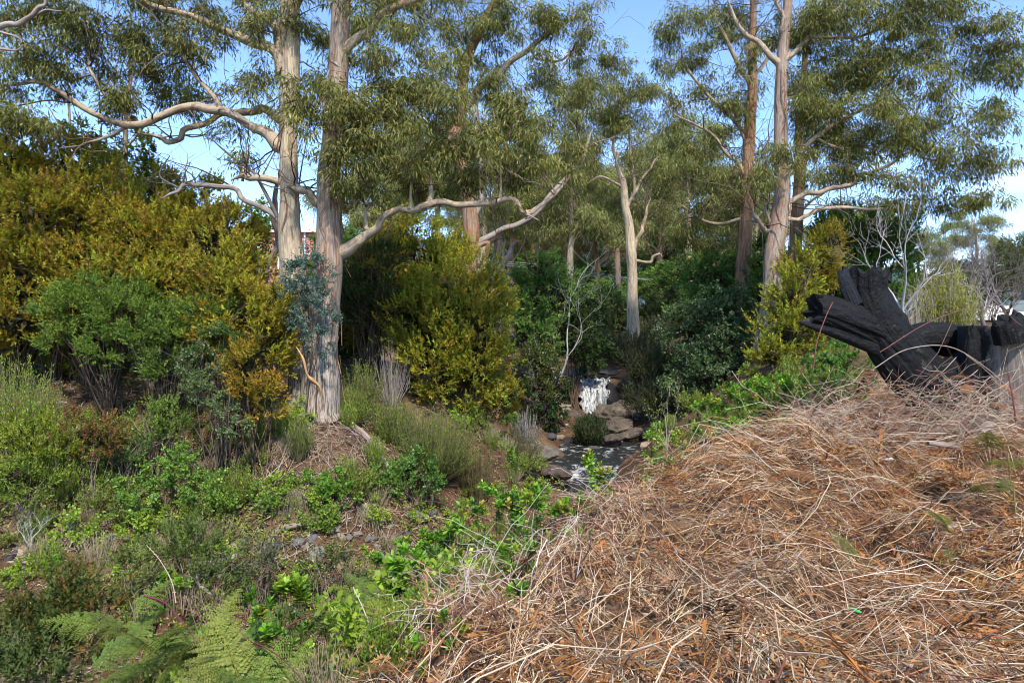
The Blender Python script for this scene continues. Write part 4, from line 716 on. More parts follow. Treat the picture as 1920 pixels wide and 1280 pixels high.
# upright broom shrubs
def broom(name, label, px, Y, h, w, n, pal, seed, lean=(0, 0), leafL=.05, leafW=.010, k=26, stem=(.14, .12, .06), group=None, cat='shrub', bare=0.0):
    if not bare: k = int(k * 1.25); leafW *= 1.35
    g = np.random.default_rng(seed); p0 = on(px, Y) if not hasattr(px, '__len__') else np.array(px, float)
    root = thing(name, p0, label, cat, group); fo, st = MB(), MB()
    th = g.uniform(0, 2 * np.pi, n); rr = g.uniform(0, 1, n) ** .6; hh = h * g.uniform(.5, 1.05, n) * (1 - .3 * rr ** 2)
    tip = np.stack([np.cos(th) * rr * w * .5 + lean[0], np.sin(th) * rr * w * .5 + lean[1], hh], -1) + p0
    b0 = p0 + np.stack([np.cos(th) * rr * w * .12, np.sin(th) * rr * w * .12, np.full(n, -.05)], -1); t = np.linspace(0, 1, 5)[None, :, None]
    P = b0[:, None] + (tip - b0)[:, None] * t + np.stack([np.cos(th), np.sin(th), th * 0], -1)[:, None] * np.sin(t * np.pi * .8) * w * .08 * rr[:, None, None] + g.normal(size=(n, 5, 3)) * .02 * h * t
    tubes(st, P, np.linspace(.007, .0025, 5)[None] * (1 + h * .3) * (.6 if bare else 1), 3, np.array(stem) * g.uniform(.7, 1.4, (n, 1)))
    m = int(n * (1 - bare)); tt = g.uniform(.22, 1.0, (m, k)); idx = tt * 4; i0 = np.minimum(idx.astype(int), 3); f = (idx - i0)[..., None]
    ar = np.arange(m)[:, None]; Q = P[ar, i0] * (1 - f) + P[ar, i0 + 1] * f; ax = nrm(P[ar, i0 + 1] - P[ar, i0])
    Q = Q + g.normal(size=Q.shape) * .03 * h ** .5; D = ax + g.normal(size=Q.shape) * .5 + np.array([0, 0, .25]); c = np.repeat(mixcols(g, m, pal), k, 0) * (1 + g.normal(size=(m * k, 1)) * .12)
    leaves(fo, Q.reshape(-1, 3), D.reshape(-1, 3), rnd_dir(g, m * k), leafL * g.uniform(.6, 1.3, m * k), leafW * g.uniform(.7, 1.3, m * k), c)
    st.build('stems', M['twig'], root, stuff=True); fo.build('foliage', M['leaf'], root, stuff=True); return root
BRM = [(.18, .27, .028), (.23, .32, .038), (.13, .20, .028), (.28, .34, .055)]
OLV = [(.085, .12, .028), (.12, .15, .035), (.14, .125, .05), (.07, .10, .026)]
broom('broom_shrub', 'tall bright green upright broom at the left edge', 30, 14.0, 2.6, 1.7, 300, [(.24, .34, .035), (.28, .38, .045), (.19, .28, .03)], 1101, k=48, leafL=.065)
broom('broom_shrub', 'bright green upright broom right of the tall edge broom', 110, 13.6, 1.9, 1.1, 190, [(.24, .34, .035), (.28, .38, .045), (.19, .28, .03)], 1102, k=44, leafL=.06)
broom('broom_shrub', 'large soft green broom below the big golden bush', 815, 16.2, 1.75, 2.0, 330, BRM[:3] + OLV[:2], 1103, k=44)
broom('broom_shrub', 'soft green broom left of the large soft green broom', 735, 16.6, 1.2, 1.2, 160, BRM[:3] + OLV[:2], 1104, k=38)
broom('broom_shrub', 'brown-tipped dry broom right of the large soft green broom', 895, 16.6, 1.5, .9, 110, [(.17, .11, .05), (.12, .09, .04), (.10, .11, .03)], 1105, k=34)
broom('broom_shrub', 'bright green broom on the slope below the silvery sapling', 440, 13.9, 1.0, .75, 130, BRM, 1106, k=38)
broom('broom_shrub', 'thin green broom at the foot of the left twin trunk', 560, 14.4, 1.0, .7, 80, BRM[:2] + OLV[:2], 1107, k=30)
broom('broom_shrub', 'green broom against the right of the thick twin trunk', 680, 17.2, 1.6, 1.0, 150, BRM[1:3] + OLV[:2], 1108, k=36)
broom('broom_shrub', 'leafy broom between the tea-tree and the grey twigs', 660, 16.6, 1.0, .9, 110, BRM[:3], 1118, k=34)
broom('rush_clump', 'dark green rush clump in the middle of the creek', (2.95, 26.0, -3.0), 0, 1.25, 1.3, 230, [(.03, .05, .018), (.045, .07, .025), (.06, .08, .035)], 1109, leafL=.14, leafW=.02, k=26)
broom('grey_shrub', 'olive grey shrub on the pale creek rock', 965, 19.6, 1.15, 1.6, 210, [(.07, .085, .035), (.11, .105, .05), (.13, .10, .06)], 1110, k=36)
broom('grey_shrub', 'grey twiggy shrub above the pale creek rock', 985, 23.0, 1.4, 1.1, 120, [(.13, .14, .11), (.10, .11, .08)], 1111, stem=(.3, .28, .26), k=22)
broom('grey_shrub', 'pale bare twiggy shrub right of the thick twin trunk', 735, 18.2, 1.9, 1.0, 110, [(.12, .12, .08)], 1112, stem=(.28, .24, .21), k=8, bare=.6)
broom('grey_shrub', 'brown grey dead twigs in the dark hollow under the bushes', 290, 14.9, 1.3, 1.3, 110, [(.10, .09, .05)], 1113, stem=(.13, .09, .07), k=6, bare=.8)
broom('grey_shrub', 'dead twig thicket left of the silvery sapling', 240, 14.5, 1.2, 1.1, 110, [(.08, .10, .03)], 1114, stem=(.14, .10, .08), k=6, bare=.7)
broom('yellow_shrub', 'yellow-green shrub right of the charred log top', 1770, 17.0, 2.1, 1.5, 200, [(.34, .32, .04), (.28, .28, .05), (.20, .20, .06)], 1115, stem=(.26, .22, .18), k=60, leafL=.07, leafW=.016)
broom('yellow_shrub', 'grey stemmed sparse shrub just behind the charred log', 1720, 15.0, 1.7, 1.1, 130, [(.14, .14, .05), (.10, .09, .05)], 1116, stem=(.28, .24, .20), k=14, bare=.3)
# heaths on the left bank
RDH = [(0.108, 0.149, 0.027), (0.176, 0.108, 0.034), (0.230, 0.101, 0.041), (0.135, 0.176, 0.034), (0.216, 0.230, 0.034)]
for i, (px, py, rx, ry, Y, st_, pal, w, lb, cv) in enumerate([
    (70, 830, 70, 46, 13.6, 'heath', [(0.203, 0.243, 0.027), (0.270, 0.297, 0.034), (0.135, 0.189, 0.027)], [3, 2, 2], 'yellow-green heath on the left bank', 1.10),
    (170, 820, 56, 42, 13.8, 'heath', RDH, [2, 3, 3, 1, 1], 'reddish tipped heath right of the yellow-green heath', .9),
    (45, 900, 60, 40, 13.2, 'heath', [(0.162, 0.230, 0.034), (0.216, 0.270, 0.041), (0.108, 0.176, 0.027)], [2, 2, 2], 'lichen-fringed green heath below the yellow-green heath', .9),
    (240, 840, 40, 36, 14.2, 'heath', [(0.108, 0.176, 0.041), (0.135, 0.203, 0.041), (0.176, 0.108, 0.041)], [3, 2, 1], 'green heath by the half hidden weathered stone', .8),
    (300, 790, 50, 36, 14.4, 'heath', [(0.135, 0.203, 0.041), (0.176, 0.243, 0.041)], [2, 2], 'fresh green heath below the dark hollow', .7),
    (330, 880, 50, 40, 13.9, 'small', [(0.149, 0.257, 0.041), (0.203, 0.311, 0.047), (0.108, 0.189, 0.034)], [3, 2, 2], 'bright leafy bush in the middle of the left bank', 0.90),
    (400, 920, 46, 36, 13.6, 'small', [(0.149, 0.257, 0.041), (0.203, 0.311, 0.047), (0.108, 0.189, 0.034)], [3, 2, 2], 'bright leafy bush left of the twin trunks on the lower bank', 0.90),
    (250, 930, 40, 36, 13.4, 'small', [(0.135, 0.243, 0.041), (0.189, 0.297, 0.047), (0.108, 0.189, 0.034)], [3, 2, 2], 'bright leafy bush above the grass tuft on the left bank', 0.90),
    (560, 905, 26, 24, 14.2, 'small', [(0.135, 0.257, 0.041), (0.189, 0.311, 0.047)], [2, 2], 'small bright bush left of the round bright bush on the bank', 1.10),
    (630, 915, 32, 32, 14.0, 'small', [(0.121, 0.243, 0.027), (0.162, 0.297, 0.041)], [2, 2], 'round vivid green bush in the middle of the bank', 1.0),
    (500, 935, 40, 30, 13.8, 'small', [(0.135, 0.230, 0.041), (0.189, 0.270, 0.047)], [2, 2], 'spreading green bush between the dry grass tufts', 0.75),
    (600, 965, 46, 22, 13.7, 'small', [(0.135, 0.243, 0.041), (0.203, 0.284, 0.047)], [2, 2], 'low green bush beside the pale grass tuft', 0.75),
    (720, 905, 40, 30, 14.8, 'small', [(0.121, 0.216, 0.041), (0.162, 0.270, 0.041)], [2, 2], 'green leafy bush on the bank right of the bark litter', 1.05),
    (780, 890, 46, 40, 15.0, 'small', [(0.095, 0.189, 0.041), (0.135, 0.243, 0.041)], [2, 2], 'green leafy bush below the large soft green broom', 1.10),
    (480, 1040, 60, 34, 11.8, 'heath', [(0.135, 0.155, 0.081), (0.176, 0.189, 0.108), (0.108, 0.135, 0.054)], [3, 2, 2], 'grey-green heath over the exposed curved root', .6),
    (620, 1070, 60, 28, 11.8, 'heath', [(0.108, 0.135, 0.054), (0.081, 0.101, 0.047), (0.176, 0.203, 0.041)], [3, 3, 2], 'dark grey-green heath low on the soil bank', .5),
    (350, 1010, 60, 44, 11.8, 'fine', [(0.108, 0.149, 0.041), (0.135, 0.189, 0.041), (0.162, 0.176, 0.081)], [3, 3, 2], 'leggy green heath at the foot of the left bank', 0.90),
    (400, 1090, 60, 34, 10.8, 'heath', [(0.135, 0.176, 0.041), (0.095, 0.121, 0.047)], [3, 3], 'green heath just above the bracken fronds', .6),
    (260, 1060, 50, 34, 11.2, 'heath', [(0.121, 0.162, 0.041), (0.162, 0.189, 0.054)], [3, 3], 'green heath left of the leggy heath at the gully edge', .6),
    (100, 1160, 95, 80, 7.4, 'conifer', [(0.108, 0.115, 0.027), (0.176, 0.115, 0.032), (0.081, 0.108, 0.027), (0.121, 0.149, 0.035)], [3, 2, 3, 2], 'dark bronze bush in the bottom left corner', 1.1),
    (40, 1270, 90, 50, 6.6, 'conifer', [(0.081, 0.115, 0.032), (0.108, 0.135, 0.038), (0.068, 0.095, 0.035)], [3, 2, 3], 'dark green low bush at the bottom left edge', 1.0)]):
    shrub('heath_shrub', lb, [(px, py, rx, ry, Y), (px + rx * .45, py + ry * .3, rx * .6, ry * .65, Y - .15), (px - rx * .45, py + ry * .35, rx * .6, ry * .6, Y - .1)], st_, pal, w, 1200 + i, (px, Y), cv, (0.230, 0.176, 0.135), 6, size=(1.35 if st_ == 'heath' else 1.15) * (.62 if st_ == 'conifer' else 1))
# boneseed: rosettes of broad bright leaves
def rosettes(mb, g, C, up, n_leaf, ll, lw, cols):
    n = len(C); th = (np.arange(n_leaf) * 2.4)[None] + g.uniform(0, 6, (n, 1)); el = np.linspace(.15, 1.25, n_leaf)[None] + g.normal(size=(n, n_leaf)) * .12
    X = nrm(np.cross(up, np.array([.3, .5, .1]))); Yv = np.cross(up, X)
    D = (X[:, None] * np.cos(th)[..., None] + Yv[:, None] * np.sin(th)[..., None]) * np.cos(el)[..., None] + up[:, None] * np.sin(el)[..., None]
    P = C[:, None] - up[:, None] * (ll * .55 * (1 - np.linspace(0, 1, n_leaf)))[None, :, None]
    nr = nrm(up[:, None] + g.normal(size=D.shape) * .2 - D * .3); c = np.repeat(cols, n_leaf, 0) * (1 + g.normal(size=(n * n_leaf, 1)) * .12)
    l = ll * g.uniform(.75, 1.2, n * n_leaf); D = D.reshape(-1, 3); nr = nr.reshape(-1, 3); P = P.reshape(-1, 3)
    # obovate leaf from two quads
    S_ = nrm(np.cross(D, nr)); U = np.cross(S_, D); w = (lw * g.uniform(.8, 1.2, len(P)))[:, None]; l = l[:, None]
    a = P; b = P + D * l * .35; e = P + D * l * .72 - U * l * .04; tp = P + D * l - U * l * .10
    v = np.stack([a, b + S_ * w * .32 + U * w * .15, e + S_ * w * .5 + U * w * .12, tp, e - S_ * w * .5 + U * w * .12, b - S_ * w * .32 + U * w * .15, b, e], 1)
    i = (np.arange(len(P)) * 8)[:, None]; q = np.concatenate([i + np.array([[6, 1, 2, 7]]), i + np.array([[6, 7, 4, 5]])]); t = np.concatenate([i + np.array([[0, 1, 6]]), i + np.array([[0, 6, 5]]), i + np.array([[7, 2, 3]]), i + np.array([[7, 3, 4]])])
    mb.add(v.reshape(-1, 3), q, t, np.repeat(c, 8, 0))
BON = [(.14, .30, .022), (.18, .35, .03), (.09, .20, .022), (.24, .36, .04), (.06, .13, .022), (.30, .29, .04)]
def boneseed(label, px, py, rx, ry, Y, n, seed, ll=.07, flowers=0, pal=BON):
    g = np.random.default_rng(seed); C = V(px, py, Y); s = Y / F; rad = np.array([rx * s, rx * s * .8, ry * s]); base = on(px, Y)
    root = thing('boneseed_shrub', base, label, 'shrub'); fo, st, fl = MB(), MB(), MB(); P, d, r = lump_points(g, C, rad, n, .5, seed, .5, .35)
    P2 = P[: int(n * .8)].copy(); P2[:, 2] = lerp(P2[:, 2], np.minimum(base[2], P2[:, 2]), g.uniform(.1, .75, len(P2))); P2[:, :2] += g.normal(size=(len(P2), 2)) * rx * s * .25; P = np.vstack([P, P2]); d = np.vstack([d, d[:len(P2)]]); n = len(P)
    up = nrm(d * .5 + np.array([0, 0, 1.0]) + g.normal(size=(n, 3)) * .2); rosettes(fo, g, P, up, 12, ll, ll * .46, mixcols(g, n, pal))
    b = base + g.normal(size=(n, 3)) * np.array([.06, .06, 0]) * 1.0; t = np.linspace(0, 1, 6)[None, :, None]
    Q = b[:, None] + (P - b)[:, None] * t + np.array([0, 0, 1.0]) * np.sin(t * np.pi) * .06 + g.normal(size=(n, 6, 3)) * .02 * np.sin(t * np.pi); tubes(st, Q[::3], np.linspace(.004, .002, 6)[None], 4, (.10, .12, .04))
    st.build('stems', M['twig'], root, stuff=True); fo.build('foliage', M['gloss'], root, stuff=True)
    if flowers:
        for k in range(flowers):
            m_ = MB(); j = int(g.integers(n)); c = P[j] + up[j] * .03; dd = nrm(np.stack([np.cos(np.arange(6) * 1.05), np.sin(np.arange(6) * 1.05) * .8 - .3, np.full(6, .3)], -1))
            leaves(m_, np.repeat(c[None], 6, 0), dd, np.repeat(up[j][None], 6, 0), .022, .013, (.85, .65, .02)); m_.build('flower', M['gloss'], root)
for i, a in enumerate([('bright green boneseed on the near bank beside the charred log', 1440, 735, 66, 38, 10.6, 150), ('bright green boneseed clump at the end of the dead bracken mound', 1345, 770, 70, 50, 10.0, 180), ('small bright boneseed sprig right of the bare creek sapling', 1228, 820, 30, 26, 8.8, 26),
    ('bright boneseed with a yellow flower overlooking the lower rapid', 1125, 880, 32, 34, 6.9, 26), ('bright green boneseed left of the flowering boneseed', 1030, 945, 44, 28, 6.2, 30), ('bright green boneseed spreading at the creek side of the dead bracken', 930, 965, 76, 46, 6.6, 70), ('upright boneseed among bracken left of the straw mound', 760, 1080, 66, 50, 5.3, 60),
    ('vivid boneseed standing alone before the soil bank', 535, 1130, 66, 44, 4.9, 50), ('boneseed tips at the bottom edge of the picture', 640, 1275, 46, 22, 4.6, 16), ('yellowing boneseed between the bracken and the soil bank', 850, 1015, 56, 40, 5.7, 50)]):
    boneseed(*a, 1300 + i, flowers=1 if 'flower' in a[0] else 0, ll=.062)
for i, a in enumerate([('boneseed seedling at the foot of the soil bank near the stones', 690, 1045, 30, 22, 7.5, 16), ('boneseed seedling left of the exposed root', 330, 1085, 30, 24, 7.2, 18), ('boneseed seedling between ferns at bottom left', 400, 1200, 34, 24, 4.8, 14), ('boneseed seedling at bottom centre under the arching cane', 720, 1200, 40, 30, 4.4, 20), ('boneseed seedling on the mound flank below the slender sapling', 985, 940, 34, 26, 6.0, 20), ('broad boneseed below the yellowing boneseed', 800, 1030, 50, 36, 5.9, 44), ('boneseed seedling at the left edge of the soil bank', 90, 1060, 26, 18, 10.5, 14)]): boneseed(*a, 1340 + i, ll=.058)
boneseed('green creeping bush under the charred log', 1560, 665, 75, 34, 11.5, 150, 1320, .05, pal=[(.07, .17, .025), (.09, .2, .03), (.05, .12, .02)])
boneseed('slender green sapling between the broom and the creek', 962, 845, 22, 90, 11.0, 60, 1321, .05, pal=[(.13, .22, .03), (.18, .25, .03)])
print('small shrubs', time.time() - T0)
# grass tussocks
def tussock(label, px, py, h, w, n, pal, seed, hang=.5):
    g = np.random.default_rng(seed); p = pix_on_ground(px, py); th = g.uniform(0, 2 * np.pi, n); l = h * g.uniform(.6, 1.2, n); o = np.stack([np.cos(th), np.sin(th) - .35, th * 0], -1)
    t = np.linspace(0, 1, 6)[None, :, None]; P = p + g.normal(size=(n, 1, 3)) * np.array([.05, .05, .0]) + o[:, None] * (t ** 1.2) * w * g.uniform(.3, 1, (n, 1, 1)) + np.array([0, 0, 1]) * (l[:, None, None] * (t * .9 - t ** 2 * (.9 + hang)))
    m_ = MB(); tubes(m_, P, np.linspace(.006, .0015, 6)[None], 3, mixcols(g, n, pal)); root = thing('grass_tussock', p, label, 'grass'); m_.build('blades', M['straw'], root, stuff=True)
DRYG = [(.42, .36, .25), (.34, .29, .20), (.5, .45, .34), (.25, .22, .12)]
tussock('pale straw tussock hanging over the soil bank at centre', 690, 960, .75, .45, 260, DRYG, 1401); tussock('grey-brown tussock below the bark litter', 555, 930, .8, .4, 240, [(.2, .16, .12), (.28, .23, .18), (.13, .13, .05)], 1402)
tussock('pale tussock hanging by the stones at far left', 150, 1010, .7, .35, 200, DRYG, 1403, .9); tussock('brown tussock at the foot of the twin trunks', 560, 820, .8, .5, 240, [(.3, .24, .17), (.22, .17, .12), (.36, .3, .22)], 1404)
tussock('dark green-brown tussock in the middle of the left bank', 300, 905, .8, .5, 220, [(.12, .11, .05), (.16, .13, .07), (.09, .1, .04)], 1405)
tussock('straw tussock at the left edge of the creek', 1000, 830, .6, .5, 120, DRYG, 1406)
# ground cover: low leaves on the left bank
g = np.random.default_rng(71)
def bank_points(n, xr, yr):
    return np.stack([g.uniform(*xr, n), g.uniform(*yr, n)], -1)
mb = MB(); pts = np.concatenate([bank_points(4200, (-16, 1.5), (9.0, 23)), bank_points(3600, (-11, 0), (11.8, 15.8))]); dn = vnoise(np.stack([pts[:, 0] * .9, pts[:, 1] * .9, pts[:, 0] * 0], -1), 17); keep = dn + g.normal(size=len(pts)) * .3 > .02; pts = pts[keep]
z = ground(pts[:, 0], pts[:, 1]); C = np.stack([pts[:, 0], pts[:, 1], z + g.uniform(.04, .28, len(pts))], -1); up = nrm(np.array([0, -.25, 1.0]) + g.normal(size=(len(pts), 3)) * .35)
n = len(pts); K = 9; P = np.repeat(C, K, 0) + g.normal(size=(n * K, 3)) * .035; leaves(mb, P, nrm(g.normal(size=(n * K, 3)) + [0, -.2, .6]), np.array([0, -.4, 1.0]) + g.normal(size=(n * K, 3)) * .5, g.uniform(.035, .075, n * K), g.uniform(.02, .04, n * K), np.repeat(mixcols(g, n, [(.19, .28, .035), (.25, .33, .04), (.13, .20, .035), (.28, .28, .035), (.10, .14, .035)]), K, 0) * g.uniform(.75, 1.25, (n * K, 1)))
tubes(mb, np.stack([C - np.stack([0 * z, 0 * z, C[:, 2] - z + .02], -1), C], 1), .003, 3, (.12, .10, .05))
tag(mb.build('ground_cover', M['gloss']), 'low green leafy ground cover over the left bank', 'ground cover', kind='stuff')
# leaf and bark litter + fallen sticks over the bank
mb = MB(); n = 52000; pts = np.concatenate([bank_points(16000, (-18, 9), (8.5, 34)), bank_points(36000, (-14, 2), (9, 18))]); z = ground(pts[:, 0], pts[:, 1]); P = np.stack([pts[:, 0], pts[:, 1], z + g.uniform(.005, .06, n)], -1)
leaves(mb, P, g.normal(size=(n, 3)) * np.array([1, 1, .25]), np.array([0, 0, 1.0]) + g.normal(size=(n, 3)) * .4, g.uniform(.06, .2, n), g.uniform(.012, .036, n), mixcols(g, n, [(.26, .15, .09), (.20, .11, .065), (.33, .25, .18), (.12, .075, .05), (.38, .32, .25)]), tri=True)
tag(mb.build('leaf_litter', M['dry']), 'fallen gum leaves and bark flakes covering the bank soil', 'leaf litter', kind='stuff')
mb = MB(); n = 2600; pts = np.concatenate([bank_points(1500, (-16, 2), (9, 22)), np.stack([g.normal(-4.2, 1.6, 1100), g.normal(15.0, .9, 1100)], -1)]); th = g.uniform(0, np.pi, n); l = g.uniform(.12, .8, n)
t = np.linspace(-.5, .5, 5)[None, :, None]; d = np.stack([np.cos(th), np.sin(th), th * 0], -1); P = np.stack([pts[:, 0], pts[:, 1], pts[:, 0] * 0], -1)[:, None] + d[:, None] * l[:, None, None] * t + g.normal(size=(n, 5, 3)) * .02 * np.array([1, 1, .5])
P[..., 2] = ground(P[..., 0], P[..., 1]) + g.uniform(.01, .10, (n, 1)) + g.normal(size=(n, 5)) * .01
tubes(mb, P, (g.uniform(.003, .011, n)[:, None] * np.linspace(1, .5, 5)[None]), 3, mixcols(g, n, [(.30, .22, .16), (.38, .33, .28), (.20, .13, .09), (.42, .30, .2)]))
tag(mb.build('fallen_sticks', M['twig']), 'fallen sticks scattered over the left bank', 'sticks', kind='stuff')
mb = MB(); n = 7000; pts = bank_points(n, (-15, 2), (9, 19)); k_ = vnoise(np.stack([pts[:, 0] * .7, pts[:, 1] * .7, pts[:, 0] * 0], -1), 23) + g.normal(size=n) * .35 > -.05; pts = pts[k_]; n = len(pts); z = ground(pts[:, 0], pts[:, 1]); B0 = np.stack([pts[:, 0], pts[:, 1], z - .01], -1); l = g.uniform(.08, .42, n); d = nrm(g.normal(size=(n, 3)) * [.6, .6, .2] + [0, -.2, .8]); t = np.linspace(0, 1, 3)[None, :, None]
tubes(mb, B0[:, None] + d[:, None] * l[:, None, None] * t - np.array([0, 0, 1.0]) * l[:, None, None] * t * t * .45 + g.normal(size=(n, 1, 3)) * [.3, .3, 0] * t * l[:, None, None], np.linspace(.0035, .0012, 3)[None], 3, mixcols(g, n, [(.36, .30, .20), (.26, .21, .13), (.14, .17, .05), (.18, .2, .05), (.42, .37, .28)]))
tag(mb.build('bank_grass', M['straw']), 'thin dry and green grass blades over the left bank', 'grass', kind='stuff')
print('cover', time.time() - T0)
# ================================================================== logs and dead wood on the bank
def log(name, label, specs, mat='dead', cat='log', amp=.1, lie=False):
    base = V(*specs[0][0][:2], specs[0][0][3]); root = thing(name, base, label, cat)
    for i, sp in enumerate(specs):
        pts = np.array([V(a[0], a[1], a[3]) for a in sp]); rad = np.array([a[2] / 2 / F * a[3] for a in sp]); p = catmull(pts, 7); r = np.interp(np.linspace(0, len(sp) - 1, len(p)), np.arange(len(sp)), rad)
        if lie: p[:, 2] = ground(p[:, 0], p[:, 1]) + r * .7 + .03
        m_ = MB(); skin_tube(m_, p, r, 12, int(sp[0][0]) + i, amp); m_.build('stem' if i == 0 else 'branch', M[mat], root)
log('fallen_log', 'grey fallen log sloping down right from the twin trunks', [[(628, 728, 10, 16.2), (660, 745, 11, 16), (700, 768, 10, 15.6), (730, 790, 8, 15.3), (765, 815, 5, 15.1)]], lie=True)
log('fallen_log', 'second grey fallen log just below the sloping one', [[(628, 748, 9, 16), (655, 757, 9, 15.8), (690, 776, 7, 15.5), (715, 790, 5, 15.3)]], lie=True)
log('fallen_log', 'pale fallen branch lying under the dry tussock', [[(600, 978, 8, 13.5), (560, 984, 10, 13.4), (525, 992, 13, 13.3), (508, 1010, 14, 13.2), (495, 1030, 9, 13.0)], [(520, 995, 8, 13.3), (512, 1020, 6, 13.1), (522, 1035, 4, 13)]])
log('exposed_root', 'grey exposed root curving out of the soil bank', [[(375, 1058, 13, 12.2), (400, 1056, 12, 12.2), (425, 1050, 12, 12.3), (445, 1040, 10, 12.4)], [(375, 1060, 8, 12.2), (370, 1090, 7, 11.9), (385, 1105, 6, 11.6), (410, 1125, 5, 11.4)], [(365, 1062, 7, 12.2), (355, 1080, 6, 12), (352, 1100, 4, 11.9)]])
log('fallen_log', 'dark stick log lying on the stones at the far left', [[(10, 1053, 5, 12.4), (45, 1054, 6, 12.4), (85, 1048, 5, 12.4)]])
# hanging bark strip on the twin trunk
mb = MB(); pts = np.array([V(556, 650, 14.3), V(568, 672, 14.2), (V(575, 700, 14.25)), V(584, 712, 14.3), V(600, 728, 14.4), V(605, 770, 14.6)]); p = catmull(pts, 5); w = np.interp(np.arange(len(p)), [0, 6, 12, 15, 20, len(p)], [.008, .035, .03, .06, .025, .006])
T = nrm(np.gradient(p, axis=0)); S_ = nrm(np.cross(T, [0.2, 1, .1])); C3 = np.stack([p + S_ * w[:, None], p - np.array([0, .03, 0]), p - S_ * w[:, None], p + np.array([0, .012, 0])], 1)
gi = np.arange(len(p) * 4).reshape(-1, 4); mb.add(C3, np.stack([gi[:-1], np.roll(gi[:-1], -1, 1), np.roll(gi[1:], -1, 1), gi[1:]], -1), None, (.45, .25, .12))
tag(mb.build('bark_strip', M['twig']), 'curled orange bark strip hanging at the base of the twin trunks', 'bark strip')
# bare recursive branching
def bare_tree(name, label, px, Y, h, seed, col=(.42, .39, .36), spread=.6, r0=.04, depth=5, lean=(0, 0), cat='tree', mat='twig', nkid=3, first=.35, leaf=None, upw=.35):
    g = np.random.default_rng(seed); base = on(px, Y) if not hasattr(px, '__len__') else np.array(px, float); root = thing(name, base, label, cat)
    levels = [[(base - [0, 0, .1], nrm(np.array([lean[0], lean[1], 1.0])), h * first, r0)]]; trunk, tw, fo = MB(), MB(), MB()
    for dpt in range(depth):
        nxt = []; PP = []; RR = []
        for (b, d, l, r) in levels[-1]:
            n = 6; dirs = [d]
            for _ in range(n - 1): dirs.append(nrm(dirs[-1] + g.normal(size=3) * .16 + np.array([0, 0, .05])))
            pp = np.vstack([b, b + np.cumsum(np.array(dirs[1:]) * l / (n - 1), 0)]); re = r * .62; PP.append(pp); RR.append(np.linspace(r, re, n))
            kids = nkid if dpt else nkid + 1
            for k in range(kids):
                j = n - 1 if k == 0 else int(g.integers(2, n)); nd = nrm(dirs[min(j, n - 1)] + rnd_dir(g, 1)[0] * spread * (.55 if k == 0 else 1.1) + np.array([0, 0, upw * .3])); nxt.append((pp[j], nd, l * g.uniform(.55, .85), np.interp(j, [0, n - 1], [r, re]) * (.9 if k == 0 else .65)))
        PP = np.array(PP); RR = np.array(RR)
        if dpt > 2: PP = PP[:, ::2] if dpt < 5 else PP[:, [0, 3, 5]]; RR = RR[:, ::2] if dpt < 5 else RR[:, [0, 3, 5]]
        tubes(trunk if dpt == 0 else tw, PP, RR, 8 if dpt < 2 else 3, np.array(col) * (g.uniform(.75, 1.15, (len(PP), 1))))
        levels.append(nxt)
    if leaf is not None:
        e = np.array([a[0] for a in levels[-1]]); m = len(e); q = np.repeat(e, 2, 0) + g.normal(size=(m * 2, 3)) * .03; leaves(fo, q, rnd_dir(g, m * 2), rnd_dir(g, m * 2), .03, .012, mixcols(g, m * 2, leaf)); fo.build('foliage', M['leaf'], root, stuff=True)
    trunk.build('trunk', M[mat], root); tw.build('branches', M[mat], root, stuff=True); return root
bare_tree('dead_tree', 'bare silver-grey dead tree behind the charred log', 1688, 15.5, 5.0, 1501, (.42, .39, .37), .75, .055, 6, (.12, 0), first=.30)
bare_tree('dead_tree', 'second bare grey tree leaning left behind the charred log', 1665, 17.0, 2.6, 1502, (.40, .37, .35), .8, .03, 6, (-.2, 0))
bare_tree('dead_tree', 'tangled grey bare tree spreading at the right edge', 1850, 19, 4.2, 1503, (.20, .17, .16), .9, .07, 6, (-.25, 0), first=.30, nkid=4)
bare_tree('dead_tree', 'leaning bare tree with a pale trunk below the tangled one', 1800, 20, 3.6, 1504, (.33, .31, .29), .9, .06, 6, (.5, 0))
bare_tree('dead_tree', 'grey bare brush against the sky beyond the cut stump', 1905, 24, 4.6, 1505, (.18, .15, .14), .9, .07, 6, (-.5, 0), first=.3)
bare_tree('dead_sapling', 'pale bare sapling standing between the waterfall and the dead bracken', (1.95, 8.0, -.45), 0, 1.75, 1506, (.40, .33, .26), .42, .014, 6, (-.34, 0), 'sapling', first=.36, leaf=[(.2, .26, .06)], upw=.9, nkid=2)
bare_tree('lichen_shrub', 'grey leafless lichen-covered shrub at the left edge', 60, 12.6, 1.1, 1507, (.42, .43, .37), 1.1, .022, 5, (.1, -.4), 'shrub', first=.4)
bare_tree('lichen_shrub', 'small leafless grey shrub right of the lichen-covered one', 125, 12.7, .8, 1508, (.34, .33, .28), 1.1, .018, 5, (.2, -.4), 'shrub', first=.4)
pole('white dead branches poking in at the top left corner', 13.5, [(-140, 700, 22), (-120, 300, 20), (-60, 70, 14), (0, 52, 11), (45, 42, 9), (75, 18, 7), (92, -8, 4)], limbs=[[(62, 30, 5), (85, 20, 4), (115, 19, 2)], [(-80, 120, 8), (-20, 92, 6), (30, 94, 4), (42, 84, 3)], [(0, 60, 5), (30, 68, 3), (42, 82, 2)]])
# white dead twigs at the end of the long right limb of the twin gum
bare_tree('dead_tree', 'grey contorted dead tree in front of the distant gums', 1035, 30, 6.2, 1511, (.36, .34, .33), .8, .06, 5, (.05, 0), first=.45)
print('dead wood', time.time() - T0)
